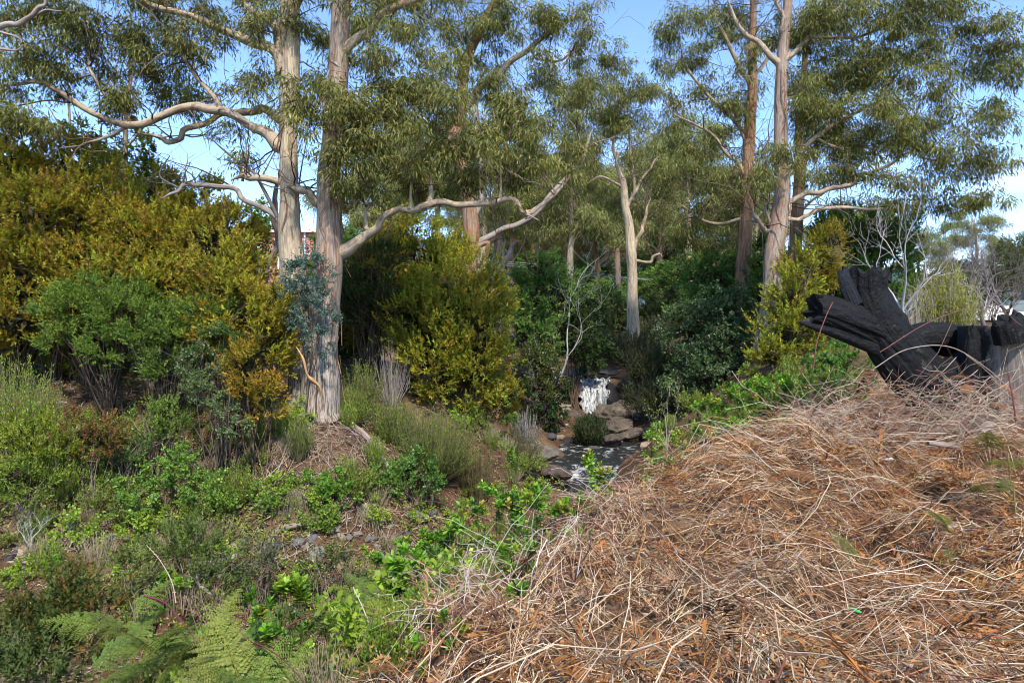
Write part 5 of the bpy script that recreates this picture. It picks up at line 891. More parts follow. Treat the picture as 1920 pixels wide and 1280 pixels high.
# ================================================================== charred log and stump
def char_mat():
    m, t = new_mat('charred_wood'); k = t.links.new; out = N(t, 'ShaderNodeOutputMaterial'); pr = N(t, 'ShaderNodeBsdfPrincipled')
    at = N(t, 'ShaderNodeAttribute', attribute_name='bk'); cl = N(t, 'ShaderNodeAttribute', attribute_name='col'); mp = N(t, 'ShaderNodeMapping'); mp.inputs['Scale'].default_value = (1, 1, .12); k(at.outputs['Vector'], mp.inputs[0])
    n1 = noise(t, mp.outputs[0], 26, 6, .65); n2 = noise(t, at.outputs['Vector'], 14, 5, .6)
    r = ramp(t, [(.3, (.55, .55, .55)), (.52, (1, 1, 1)), (.66, (1.5, 1.5, 1.5)), (.76, (3.6, 3.5, 3.3))]); k(n1.outputs['Fac'], r.inputs[0])
    mu = N(t, 'ShaderNodeMix', data_type='RGBA', blend_type='MULTIPLY'); mu.inputs[0].default_value = 1; k(cl.outputs['Color'], mu.inputs[6]); k(r.outputs[0], mu.inputs[7]); n4 = noise(t, at.outputs['Vector'], 3.3, 6, .7); r4 = ramp(t, [(.60, (0, 0, 0)), (.70, (1, 1, 1))]); k(n4.outputs['Fac'], r4.inputs[0]); m4 = N(t, 'ShaderNodeMix', data_type='RGBA'); m4.inputs[7].default_value = (.05, .042, .036, 1); k(r4.outputs[0], m4.inputs[0]); k(mu.outputs[2], m4.inputs[6]); k(m4.outputs[2], pr.inputs['Base Color'])
    pr.inputs['Roughness'].default_value = .65; pr.inputs['Specular IOR Level'].default_value = .2
    s = N(t, 'ShaderNodeMath', operation='ADD'); k(n1.outputs['Fac'], s.inputs[0]); k(n2.outputs['Fac'], s.inputs[1]); bp = N(t, 'ShaderNodeBump'); bp.inputs['Strength'].default_value = .9; bp.inputs['Distance'].default_value = .03
    k(s.outputs[0], bp.inputs['Height']); k(bp.outputs[0], pr.inputs['Normal']); k(pr.outputs[0], out.inputs[0]); return m
M['char'] = char_mat()
def char_limb(mb, spec, Y, sides=110, per=26, seed=0, flatten=.85, grooves=11, block=9, hollow=.12, col=(.006, .006, .0065), ragged=.06):
    pts = np.array([V(s[0], s[1], Y + s[3]) for s in spec]); rad = np.array([s[2] / 2 / F * Y for s in spec]); p = catmull(pts, per); r = np.interp(np.linspace(0, len(spec) - 1, len(p)), np.arange(len(spec)), rad); n = len(p)
    T = nrm(np.gradient(p, axis=0)); A = nrm(np.cross(T, [0, 1.0, 0.02])); B = np.cross(T, A); th = np.arange(sides) * 2 * np.pi / sides; v = np.concatenate([[0], np.cumsum(np.linalg.norm(np.diff(p, axis=0), axis=1))])
    q = np.stack([np.cos(th)[None] * 1.2 + 0 * v[:, None], np.sin(th)[None] * 1.2 + 0 * v[:, None], v[:, None] * .7 + 0 * th[None]], -1)
    big = fbm(q * 1.2, seed, 3); ang = th[None] * grooves / 2 / np.pi * 5 + big * 1.5 + v[:, None] * .6; gr = 1 - np.abs(vnoise(np.stack([ang, v[:, None] * .8 + 0 * ang, 0 * ang], -1), seed + 2)); gr = gr ** 6
    cr = 1 - np.abs(vnoise(np.stack([v[:, None] * block + big, np.floor(ang) + 0 * v[:, None], 0 * ang], -1), seed + 5)); cr = cr ** 10
    rr = r[:, None] * (1 + .13 * big - .09 * gr - .045 * cr + .05 * np.sign(np.sin(th[None] * 5 + big * 2)) * np.clip(big, 0, 1) + .02 * fbm(q * 9, seed + 7, 2)); P = p[:, None] + (A[:, None] * np.cos(th)[None, :, None] + B[:, None] * (np.sin(th) * flatten)[None, :, None]) * rr[..., None]
    rag = ragged * vnoise(np.stack([np.cos(th) * 3, np.sin(th) * 3, th * 0], -1), seed + 8); fade = np.clip((np.arange(n) - n + 10) / 10, 0, 1)[:, None]; P = P + T[-1][None, None] * (rag[None] * fade)[..., None]
    b = np.empty_like(P); b[..., 0] = r[:, None] * np.cos(th); b[..., 1] = r[:, None] * np.sin(th); b[..., 2] = v[:, None]
    gi = np.arange(n * sides).reshape(n, sides); mb.add(P, np.stack([gi[:-1], np.roll(gi[:-1], -1, 1), np.roll(gi[1:], -1, 1), gi[1:]], -1), None, col, b)
    rings = [P[-1]]; ctr = P[-1].mean(0)
    for f, dz in ((.8, -.2), (.5, -.7), (.15, -1.0)): rings.append(ctr + (P[-1] - ctr) * f + T[-1] * dz * hollow * (1 + .3 * vnoise(np.stack([np.cos(th) * 2, np.sin(th) * 2, th * 0 + f], -1), seed)[:, None]))
    Rg = np.array(rings); bb = Rg - ctr; gi = np.arange(4 * sides).reshape(4, sides); mb.add(Rg, np.stack([gi[:-1], np.roll(gi[:-1], -1, 1), np.roll(gi[1:], -1, 1), gi[1:]], -1), [[gi[-1, 0], gi[-1, k], gi[-1, k + 1]] for k in range(1, sides - 1)], col, bb)
YL = 9.0
cl_root = thing('charred_log', V(1775, 790, YL), 'black charred forked log leaning up to the left out of dead bracken', 'log')
mb = MB(); char_limb(mb, [(1800, 800, 135, .1), (1752, 742, 112, .05), (1702, 682, 98, 0), (1658, 625, 90, 0), (1634, 580, 82, 0), (1622, 545, 80, 0), (1622, 508, 84, -.02)], YL, seed=3, flatten=.62, hollow=.10, ragged=.10); mb.build('trunk', M['char'], cl_root)
mb = MB(); char_limb(mb, [(1690, 660, 60, .1), (1640, 625, 72, .05), (1590, 602, 68, -.1), (1550, 587, 62, -.2), (1524, 580, 55, -.25)], YL, seed=8, flatten=.9, hollow=.1, ragged=.08); mb.build('fork', M['char'], cl_root)
mb = MB(); char_limb(mb, [(1604, 572, 30, -.14), (1592, 545, 30, -.16), (1584, 522, 26, -.16), (1580, 505, 22, -.15)], YL, 40, 10, 13, .4, 5, 6, .02, (.012, .013, .016), .03); mb.build('splinter', M['char'], cl_root)
mb = MB(); char_limb(mb, [(1680, 668, 30, .0), (1570, 622, 28, -.22), (1530, 612, 16, -.3), (1500, 604, 5, -.32)], YL, 36, 10, 14, .6, 5, 6, .02, (.008, .008, .009), .0); mb.build('splinter', M['char'], cl_root)
mb = MB(); char_limb(mb, [(1690, 625, 40, .12), (1680, 600, 44, .12), (1668, 578, 26, .12), (1662, 566, 10, .1)], YL, 40, 8, 15, .8, 5, 6, .02, (.006, .006, .006), .03); mb.build('knot', M['char'], cl_root)
# second charred lump behind, then the sawn stump
lump = thing('charred_root', V(1775, 650, 9.7), 'black charred root mass between the leaning log and the sawn stump', 'log')
mb = MB(); char_limb(mb, [(1700, 640, 60, .7), (1745, 632, 66, .75), (1790, 640, 70, .8), (1840, 655, 60, .8)], YL, 60, 10, 18, .8, 7, 8, .05); mb.build('root', M['char'], lump)
mb = MB(); char_limb(mb, [(1795, 770, 120, .5), (1800, 720, 110, .5), (1830, 690, 90, .6)], YL, 60, 10, 19, .8, 7, 8, .05); mb.build('root', M['char'], lump)
stp = thing('sawn_stump', on(1912, 9.2), 'wide sawn stump, weathered grey with charred black left flank', 'stump')
def stump_mat():
    m, t = new_mat('weathered_stump'); k = t.links.new; out = N(t, 'ShaderNodeOutputMaterial'); pr = N(t, 'ShaderNodeBsdfPrincipled'); pr.inputs['Roughness'].default_value = .8
    at = N(t, 'ShaderNodeAttribute', attribute_name='bk'); cl = N(t, 'ShaderNodeAttribute', attribute_name='col'); mp = N(t, 'ShaderNodeMapping'); mp.inputs['Scale'].default_value = (1, 1, .12); k(at.outputs['Vector'], mp.inputs[0])
    n1 = noise(t, mp.outputs[0], 9, 7, .68); r = ramp(t, [(.34, (.03, .022, .016)), (.42, (.12, .09, .068)), (.50, (.22, .185, .155)), (.57, (.12, .085, .06)), (.66, (.25, .21, .175))]); k(n1.outputs['Fac'], r.inputs[0])
    sp = N(t, 'ShaderNodeSeparateColor'); k(cl.outputs['Color'], sp.inputs[0]); n2 = noise(t, at.outputs['Vector'], 5, 6, .7); a = N(t, 'ShaderNodeMath', operation='ADD'); k(sp.outputs[0], a.inputs[0]); k(n2.outputs['Fac'], a.inputs[1])
    mr = N(t, 'ShaderNodeMapRange'); mr.inputs[1].default_value = .92; mr.inputs[2].default_value = 1.06; k(a.outputs[0], mr.inputs[0]); mx = N(t, 'ShaderNodeMix', data_type='RGBA'); mx.inputs[7].default_value = (.008, .008, .008, 1); k(mr.outputs[0], mx.inputs[0]); k(r.outputs[0], mx.inputs[6]); k(mx.outputs[2], pr.inputs['Base Color'])
    bp = N(t, 'ShaderNodeBump'); bp.inputs['Strength'].default_value = .7; bp.inputs['Distance'].default_value = .02; k(n1.outputs['Fac'], bp.inputs['Height']); k(bp.outputs[0], pr.inputs['Normal']); k(pr.outputs[0], out.inputs[0]); return m
mb = MB(); c0 = on(1912, 9.2); th = np.arange(96) * 2 * np.pi / 96; zz = np.concatenate([np.linspace(c0[2] - .2, 1.585, 40), [1.6]]); RR = .70
prof = 1 + .10 * np.exp(-(zz - c0[2]) / .25); nz = fbm(np.stack([np.cos(th)[None] * 1.5 + 0 * zz[:, None], np.sin(th)[None] * 1.5 + 0 * zz[:, None], zz[:, None] * .4 + 0 * th[None]], -1), 44, 4); fine = np.abs(vnoise(np.stack([th[None] * 9 + 0 * zz[:, None], zz[:, None] * .7 + 0 * th[None], 0 * th[None] + 0 * zz[:, None]], -1), 45))
rr = RR * prof[:, None] * (1 + .09 * nz - .03 * (1 - fine) ** 4); rr[-1] *= .985; P = np.stack([c0[0] + rr * np.cos(th), c0[1] + rr * np.sin(th), np.broadcast_to(zz[:, None], rr.shape)], -1); b = np.stack([RR * np.cos(th)[None] + 0 * rr, RR * np.sin(th)[None] + 0 * rr, P[..., 2]], -1)
ch = np.zeros(P.shape); sl = -.8 * (P[..., 0] - c0[0]) + .6 * (P[..., 1] - c0[1]); ch[..., 0] = np.clip((sl - .28) * 2.4 + .42, 0, 1) + np.clip((0.75 - P[..., 2]) * 1.6, 0, .5) * (sl > .2)
gi = np.arange(P.shape[0] * 96).reshape(-1, 96); mb.add(P, np.stack([gi[:-1], np.roll(gi[:-1], -1, 1), np.roll(gi[1:], -1, 1), gi[1:]], -1), [[gi[-1, 0], gi[-1, k], gi[-1, k + 1]] for k in range(1, 95)], ch.reshape(-1, 3), b); mb.build('stump_wood', stump_mat(), stp)
mb = MB(); char_limb(mb, [(1900, 640, 66, .05), (1893, 615, 66, .05), (1890, 603, 60, .05), (1886, 596, 50, .05)], 8.6, 60, 8, 51, .8, 9, 9, .05, (.006, .006, .006), .06); mb.build('charred_heart', M['char'], stp)
mb = MB(); char_limb(mb, [(1822, 720, 40, .25), (1824, 660, 36, .2), (1824, 632, 26, .2), (1820, 614, 14, .2)], 8.7, 48, 8, 52, .8, 7, 9, .04, (.006, .006, .006), .06); mb.build('charred_flank', M['char'], stp)
print('char', time.time() - T0)
# ================================================================== dead bracken mound
EDGE = np.array([(-.75, 2.2), (-.5, 3.4), (-.25, 4.3), (.15, 5.5), (.75, 6.4), (1.35, 7.1), (2.2, 8.2), (3.1, 9.1), (4.6, 10.2), (6.2, 11.5)])
def mound_mask(x, y):
    ex = np.interp(y, EDGE[:, 1], EDGE[:, 0]); return x - ex
g = np.random.default_rng(88)
def mat_points(n):
    out = []
    while sum(map(len, out)) < n:
        y = 1.6 + 10.4 * g.uniform(0, 1, n) ** 1.25; x = g.uniform(-1.8, 11, n); k = (mound_mask(x, y) + g.normal(size=n) * .34 - .08 > 0) & (np.abs(x) < .85 * y + 1.3); out.append(np.stack([x[k], y[k]], -1))
    return np.concatenate(out)[:n]
def matz(x, y):
    p = np.stack([x, y, x * 0], -1); return ground(x, y) + .10 + .20 * fbm(p * 1.15, 61, 3) + .11 * (1 - np.abs(vnoise(p * 2.1, 67)) * 2.2) + .07 * vnoise(p * 3.3, 62)
STRAW = [(.46, .32, .185), (.36, .22, .12), (.60, .47, .32), (.23, .115, .05), (.44, .355, .27), (.33, .14, .045), (.16, .06, .04)]
def stems(n, lmin, lmax, rmin, rmax, hmax, pal, w, seg=6, sides=3):
    c = mat_points(n); ang = 2.2 + 1.5 * vnoise(np.stack([c[:, 0] * 1.1, c[:, 1] * 1.1, c[:, 0] * 0], -1), 63) + g.normal(size=n) * .5; l = g.uniform(lmin, lmax, n); t = np.linspace(-.5, .5, seg)[None, :, None]
    d = np.stack([np.cos(ang), np.sin(ang), ang * 0], -1); s_ = np.stack([-np.sin(ang), np.cos(ang), ang * 0], -1); bend = g.normal(size=(n, 1, 1)) * .14
    P = np.stack([c[:, 0], c[:, 1], c[:, 0] * 0], -1)[:, None] + d[:, None] * (l[:, None, None] * t) + s_[:, None] * (bend * l[:, None, None] * (t * t * 4 - 1) * .5) + g.normal(size=(n, seg, 3)) * .012
    arch = g.uniform(0, 1, (n, 1)) ** 2 * .16 * l[:, None]; P[..., 2] = matz(P[..., 0], P[..., 1]) + g.uniform(0, 1, (n, 1)) ** 2.2 * hmax - .02 + arch * (1 - 4 * t[..., 0] ** 2) + g.normal(size=(n, 1)) * l[:, None] * .10 * t[..., 0] * 2
    return P, g.uniform(rmin, rmax, n)[:, None] * np.linspace(1, .45, seg)[None], mixcols(g, n, pal, w, .30)
mb = MB()
gxx, gyy = np.meshgrid(np.linspace(-2, 11, 150), np.linspace(1.2, 12.5, 140)); keepm = mound_mask(gxx, gyy) > -.12
zz = np.where(keepm, matz(gxx, gyy) - .06, ground(gxx, gyy) - .25); gi = np.arange(gxx.size).reshape(gxx.shape); q = np.stack([gi[:-1, :-1], gi[:-1, 1:], gi[1:, 1:], gi[1:, :-1]], -1).reshape(-1, 4); q = q[keepm.ravel()[q].all(1)]
gc = mixcols(g, gxx.size, [(.09, .045, .022), (.13, .07, .036), (.06, .03, .02), (.16, .10, .055)], None, .25); mb.add(np.stack([gxx, gyy, zz], -1), q, None, gc)  # brown sheet under the stems, darkened to stand in for shadow between them
for a in [(9500, .12, .62, .0012, .0040, .12, STRAW, [4, 4, 3, 3, 3, 2, 1.0]), (1700, .4, 1.25, .0018, .0046, .30, STRAW, [3, 3, 4, 1, 4, 1, 2.0]), (700, .15, .55, .004, .0075, .10, STRAW, [3, 3, 4, 1, 5, 1, 0])]:
    P, r, c = stems(*a, seg=8 if a[1] > .2 else 4); tubes(mb, P, r, 3, c)
n = 46000; c = mat_points(n); leaves(mb, np.stack([c[:, 0], c[:, 1], matz(c[:, 0], c[:, 1]) + g.uniform(-.03, .10, n)], -1), rnd_dir(g, n) * [1, 1, .45], rnd_dir(g, n), g.uniform(.06, .26, n), g.uniform(.003, .007, n), mixcols(g, n, STRAW, [3, 4, 2, 4, 2, 3, 1], .2), tri=True)
tag(mb.build('dead_bracken_stems', M['straw']), 'mat of dry brown bracken stems covering the near mound', 'dead bracken', kind='stuff')
# curled dead fronds and flakes between the stems
mb = MB(); n = 105000; c = mat_points(n); z = matz(c[:, 0], c[:, 1]); patch = vnoise(np.stack([c[:, 0] * .7, c[:, 1] * .7, z * 0], -1), 66) + np.clip((c[:, 0] - 1.6) * .22, -.3, .5)
pal = np.array([(.33, .145, .045), (.25, .105, .035), (.36, .19, .08), (.13, .065, .035), (.34, .25, .16)]); ci = np.clip((2 - 2.2 * patch + g.normal(size=n) * 1.2), 0, 4.99).astype(int)
P = np.stack([c[:, 0], c[:, 1], z + g.uniform(-.05, .09, n)], -1); leaves(mb, P, rnd_dir(g, n) * np.array([1, 1, .6]), rnd_dir(g, n) + np.array([0, 0, .6]), g.uniform(.02, .065, n), g.uniform(.006, .018, n), pal[ci] * g.uniform(.6, 1.3, (n, 1)), .5, .5, tri=True)
n = 1700; c = mat_points(n * 3); pt = vnoise(np.stack([c[:, 0] * .7, c[:, 1] * .7, c[:, 0] * 0], -1), 66); c = c[np.argsort(-pt - .5 * g.normal(size=len(c)))][:n]; z = matz(c[:, 0], c[:, 1]); d0 = nrm(rnd_dir(g, n) * np.array([1, 1, .35]) + [0, 0, .15]); base = np.stack([c[:, 0], c[:, 1], z + g.uniform(0, .12, n)], -1); l = g.uniform(.12, .34, n); K = 16
t = np.linspace(.1, 1, K)[None]; curl = g.uniform(-.5, .2, n)[:, None]; ax = base[:, None] + d0[:, None] * (l[:, None] * t)[..., None] + np.array([0, 0, 1.0]) * (curl * l[:, None] * t * t)[..., None]; sd_ = nrm(np.cross(d0, [0, 0, 1.0]) + g.normal(size=(n, 3)) * .3); fc = mixcols(g, n, pal[:4], None, .2)
for sgn in (-1, 1):
    D = (sd_ * sgn)[:, None] + d0[:, None] * .5 + g.normal(size=(n, K, 3)) * .22; ln = (l[:, None] * .36 * np.sin(t * np.pi * .86 + .25)).ravel(); leaves(mb, ax.reshape(-1, 3), D.reshape(-1, 3), rnd_dir(g, n * K) * .5 + [0, 0, 1.0], np.abs(ln) + .006, .011, np.repeat(fc, K, 0), .4, .4)
tag(mb.build('dead_bracken_leaf', M['dry']), 'curled rusty bracken fronds and flakes lying on the near mound', 'dead bracken', kind='stuff')
print('mat', time.time() - T0)
for i, (t_, off, n_, lb) in enumerate([(3.5, .1, 10, 'boneseed shoot breaking through the straw at the bottom of the mound edge'), (4.4, .25, 12, 'boneseed shoot on the mound edge above the bottom one'), (5.0, .05, 14, 'boneseed shoot on the mound edge left of the dark red cane'), (5.7, .3, 9, 'boneseed shoot inside the straw below the creek view'), (6.3, .0, 14, 'boneseed shoot on the mound edge just below the creek'), (7.4, .15, 12, 'boneseed shoot on the mound edge under the bare sapling'), (8.3, .35, 14, 'boneseed shoot on the crest of the mound left of the log'), (9.0, .5, 16, 'boneseed shoot on the crest nearest the charred log')]):
    x_ = float(np.interp(t_, EDGE[:, 1], EDGE[:, 0])) + off; z_ = float(matz(np.array([x_]), np.array([t_]))[0]) + .10; u_ = F / t_
    boneseed(lb, 960 + x_ * u_, HY + (CAMZ - z_) * u_, .16 * u_, .10 * u_, t_, n_, 1380 + i, ll=.05)
# bramble canes
def cane(label, pts, r, col, seed, leafy=0, name='bramble_cane'):
    g = np.random.default_rng(seed); w = np.array([V(a[0], a[1], a[2]) for a in pts]); p = catmull(w, 8); root = thing(name, w[0], label, 'bramble cane'); m_ = MB(); tubes(m_, p, np.linspace(r, r * .55, len(p))[None], 6, col)
    k = g.integers(1, len(p) - 1, 26); leaves(m_, p[k], rnd_dir(g, 26), rnd_dir(g, 26), .016, .006, np.array(col) * 1.3); m_.build('stem', M['twig'], root)
    if leafy:
        m_ = MB(); k = g.integers(2, len(p), leafy); q = np.repeat(p[k], 3, 0); n = len(q); leaves(m_, q, rnd_dir(g, n) + [0, -.3, 0], rnd_dir(g, n) + [0, 0, 1.0], g.uniform(.035, .07, n), g.uniform(.022, .04, n), mixcols(g, n, [(.06, .09, .04), (.10, .13, .06), (.13, .06, .05)]), .5, .15); m_.build('foliage', M['gloss'], root, stuff=True)
PUR = (.13, .04, .045)
for i, (lb, pts, r, col, lf) in enumerate([
    ('long purple bramble cane arching over the alone-standing boneseed', [(510, 1195, 4.8), (560, 1162, 4.9), (620, 1146, 5.0), (700, 1160, 4.9), (780, 1180, 4.6), (840, 1225, 4.2), (900, 1285, 3.8)], .0065, PUR, 5),
    ('purple bramble cane descending steeply at bottom centre-left', [(270, 1116, 5.6), (310, 1130, 5.4), (345, 1170, 5.0), (375, 1215, 4.7), (400, 1290, 4.4)], .007, PUR, 0),
    ('reddish cane looping over the soil bank at centre', [(730, 1010, 6.6), (752, 965, 6.7), (800, 940, 6.6), (845, 950, 6.4), (880, 985, 6.0)], .005, PUR, 4),
    ('red bramble cane crossing the lower left ferns', [(425, 1188, 4.9), (480, 1205, 4.7), (530, 1235, 4.4), (580, 1290, 4.1)], .006, PUR, 3),
    ('thin arched cane above the exposed root', [(395, 1125, 6.5), (420, 1070, 6.8), (455, 1048, 6.9), (500, 1062, 6.7), (535, 1098, 6.4)], .005, PUR, 3),
    ('pale brown dead cane rising left of the lone boneseed', [(330, 1130, 5.8), (322, 1090, 5.9), (300, 1050, 6.1), (275, 1022, 6.3)], .005, (.42, .30, .22), 0),
    ('dark red cane crossing the straw mound from centre to lower right', [(1210, 1010, 5.2), (1290, 1050, 4.8), (1340, 1085, 4.5), (1385, 1115, 4.3)], .006, (.2, .05, .05), 0),
    ('dark red cane on the left of the straw mound', [(1090, 960, 5.6), (1150, 1010, 5.1), (1220, 1080, 4.5), (1290, 1140, 4.1)], .005, (.18, .05, .05), 0),
    ('red upright cane before the charred fork', [(1525, 690, 8.5), (1532, 640, 8.45), (1550, 590, 8.4), (1562, 566, 8.4)], .008, (.25, .09, .08), 0),
    ('dark red cane standing at the right edge below the stump', [(1905, 790, 7.0), (1898, 740, 7.1), (1890, 700, 7.2)], .009, (.16, .04, .04), 0),
    ('long thin cane arching from the log towards the sawn stump', [(1650, 660, 8.4), (1740, 605, 8.5), (1830, 575, 8.6), (1880, 585, 8.5), (1915, 610, 8.3)], .006, (.18, .08, .07), 0),
    ('grey bent cane across the trunk of the charred log', [(1640, 690, 8.3), (1700, 655, 8.2), (1780, 650, 8.2), (1850, 690, 8.2), (1905, 740, 8.0)], .007, (.36, .28, .23), 0),
    ('pale cane leaning over the bracken at bottom centre', [(720, 1285, 4.1), (705, 1215, 4.3), (685, 1150, 4.6), (662, 1100, 4.9)], .005, (.5, .42, .35), 0),
    ('straight bleached stick lying on the straw at lower right', [(1250, 1262, 3.25), (1360, 1236, 3.35), (1460, 1210, 3.5), (1520, 1190, 3.6)], .007, (.5, .34, .2), 0),
    ('brown stick lying at the bottom right corner', [(1735, 1275, 3.05), (1830, 1240, 3.15), (1925, 1215, 3.2)], .008, (.34, .24, .17), 0)]):
    cane(lb, pts, r, col, 1600 + i, lf)
# tangle of grey canes over the foot of the charred log
g = np.random.default_rng(93); mb = MB(); n = 1050; px = g.uniform(1480, 1960, n); x = (px - 960) / F * 8.4 + g.normal(size=n) * .3; y = 8.3 + g.normal(size=n) * .55; z0 = matz(x, y); l = g.uniform(.35, 1.4, n); a = g.uniform(0, np.pi * 2, n); t = np.linspace(-.5, .5, 8)[None, :, None]
d = np.stack([np.cos(a), np.sin(a) * .5, g.normal(size=n) * .5], -1); P = np.stack([x, y, z0 + g.uniform(0, 1, n) ** 1.5 * (.22 + .40 * np.exp(-((px - 1690) / 110) ** 2) + .30 * np.exp(-((px - 1860) / 70) ** 2))], -1)[:, None] + d[:, None] * l[:, None, None] * t + np.array([0, 0, 1.0]) * (l[:, None, None] * g.uniform(.0, .5, (n, 1, 1)) * (.25 - t * t)) + g.normal(size=(n, 8, 3)) * .02
tubes(mb, P, g.uniform(.002, .005, n)[:, None] * np.linspace(1, .5, 8)[None], 3, mixcols(g, n, [(.42, .33, .24), (.5, .42, .32), (.3, .2, .13), (.22, .1, .07)])); tag(mb.build('cane_tangle', M['straw']), 'tangle of bleached dead canes around the charred log', 'dead canes', kind='stuff')
mb = MB(); n = 460; tt = g.uniform(0, 1, n); y = np.interp(tt, [0, 1], [3.6, 9.2]); x = np.interp(y, EDGE[:, 1], EDGE[:, 0]) + g.normal(size=n) * .3 + .1; z0 = matz(x, y); l = g.uniform(.15, .7, n); a = g.normal(size=n) * 1.3; t = np.linspace(0, 1, 7)[None, :, None]; d = np.stack([np.sin(a) - .1, np.cos(a) * .5, .35 + np.abs(g.normal(size=n)) * .5], -1)
P = np.stack([x, y, z0], -1)[:, None] + d[:, None] * l[:, None, None] * t - np.array([0, 0, 1.0]) * (l[:, None, None] * t * t * .45) + g.normal(size=(n, 7, 3)) * .015; tubes(mb, P, g.uniform(.002, .004, n)[:, None] * np.linspace(1, .5, 7)[None], 3, mixcols(g, n, [(.45, .38, .32), (.5, .43, .37), (.34, .18, .14), (.22, .08, .07)])); tag(mb.build('edge_canes', M['straw']), 'thin dead canes poking out along the mound edge', 'dead canes', kind='stuff')
# ================================================================== ferns
def frond_mesh(seed, col, K=22, L=1.0, droop=.5, dry=False):
    g = np.random.default_rng(seed); m_ = MB(); t = np.linspace(0, 1, K + 6); x = t * L * .95; z = (.55 * t - droop * t * t) * L; ax = np.stack([x, .04 * np.sin(t * 3 + seed), z], -1); tubes(m_, ax, np.linspace(.006, .0015, len(t))[None] * L, 4, np.array(col) * (1.2, 1.0, .8))
    for i in range(5, K + 5):
        f = (i - 5) / K; pl = L * .34 * (1 - f) ** .8 * (1 - .35 * np.exp(-f * 8)) + .012; T_ = nrm(ax[i + 0] - ax[i - 1])
        for sgn in (-1, 1):
            d = nrm(np.array([.42, sgn, -.10]) + g.normal(size=3) * .16); n = max(4, int(pl / .021)); u = np.linspace(.06, 1, n); P = ax[i] + d * (pl * u)[:, None] - np.array([0, 0, 1]) * (pl * .25 * u ** 2)[:, None]; c = mixcols(g, n, [col], None, .13)
            tubes(m_, P[[0, -1]], [[.0022, .001]], 3, np.array(col) * 1.1); ll = .052 * L * (1 - f * .55) * (1 - u * .7) * (pl / (.34 * L)) ** .4 + .006
            s2 = nrm(np.cross(d, [0, 0, 1.0]));
            for s3 in (-1, 1): leaves(m_, P, s2 * s3 + d * .45 + g.normal(size=(n, 3)) * .22, np.array([0, 0, 1.0]) + g.normal(size=(n, 3)) * .15, ll, ll * .5 + .004, c, .4, .15)
    return m_.mesh('frond', M['dry'] if dry else M['leaf'], smooth=True)
FR = [frond_mesh(i, c) for i, c in enumerate([(.16, .22, .04), (.12, .18, .04), (.20, .23, .045), (.18, .19, .05)])]; FD = [frond_mesh(9, (.32, .16, .07), dry=True, droop=.8), frond_mesh(10, (.24, .12, .06), dry=True, droop=.9)]; FY = [frond_mesh(12, (.15, .15, .03)), frond_mesh(13, (.12, .13, .035))]
def fern(label, px, py, Y, n, L, seed, meshes=FR, tilt=0.0, az=None):
    g = np.random.default_rng(seed); p = V(px, py + (55 if meshes is FR else 0), Y); zg = ground(p[0], p[1]); root = thing('bracken_fern', p, label, 'fern'); m_ = MB(); st = np.array([[p[0], p[1], min(zg, p[2]) - .05], p]); st = catmull(np.vstack([st[0], (st[0] + st[1]) / 2 + g.normal(size=3) * .03, st[1]]), 4); tubes(m_, st, .006, 5, (.22, .17, .06)); m_.build('stalk', M['twig'], root)
    for k in range(n):
        o = bpy.data.objects.new('frond', meshes[int(g.integers(len(meshes)))]); scene.collection.objects.link(o); o.parent = root; s = L * g.uniform(.5, .85); o.scale = (s, s, s); a = g.uniform(0, 6.28) if az is None else az + g.normal() * .7; o.rotation_euler = (g.normal() * .25, g.normal() * .2 + (tilt if meshes is FD else -.42), a); o.location = (g.normal() * .10, g.normal() * .10, g.uniform(-.25, .05))
for i, a in enumerate([('bracken fern at the bottom left, widest of the green ferns', 300, 1200, 4.9, 9, .95), ('bracken fern spreading left of the lone boneseed', 420, 1165, 5.2, 8, .9), ('bracken fern at the bottom edge left of centre', 480, 1265, 4.4, 8, .85), ('bracken fern behind the purple arching cane', 620, 1190, 5.1, 8, .85), ('bracken fern beside the upright boneseed', 720, 1120, 5.4, 8, .85), ('bracken fern against the left edge of the straw mound', 800, 1130, 4.9, 8, .8),
    ('bracken fern in the bottom left, next to the dark bronze bush', 190, 1240, 5.0, 8, .9), ('bracken fern directly below the lone boneseed', 560, 1235, 4.7, 7, .8), ('bracken fern at the creek side of the mound', 870, 1050, 5.6, 7, .8), ('bracken fern at the bottom edge under the arching cane', 760, 1230, 4.3, 7, .75)]): fern(*a, 1700 + i)
for i, a in enumerate([('small bracken fern behind the widest bottom left fern', 230, 1130, 6.0, 8, .75), ('small bracken fern left of the upright boneseed', 680, 1075, 6.0, 7, .7), ('small bracken fern at the bottom edge below the purple cane', 380, 1250, 4.3, 7, .7), ('small bracken fern at the bottom edge beside the rusty bracken', 690, 1250, 4.2, 7, .7), ('small bracken fern under the yellowing boneseed', 840, 1090, 5.0, 7, .65), ('small bracken fern between the lone boneseed and the soil bank', 610, 1120, 6.0, 7, .7)]): fern(*a, 1760 + i)
for i, a in enumerate([('yellow-green bracken frond at the right edge above the straw', 1890, 850, 5.6, 4, .6), ('half green bracken in the straw at right', 1800, 1010, 4.8, 3, .5), ('lone yellowing bracken frond in the middle of the straw', 1590, 1040, 4.7, 2, .45), ('green bracken tuft at the right edge of the straw', 1900, 910, 5.2, 3, .5)]): fern(*a, 1720 + i, FY)
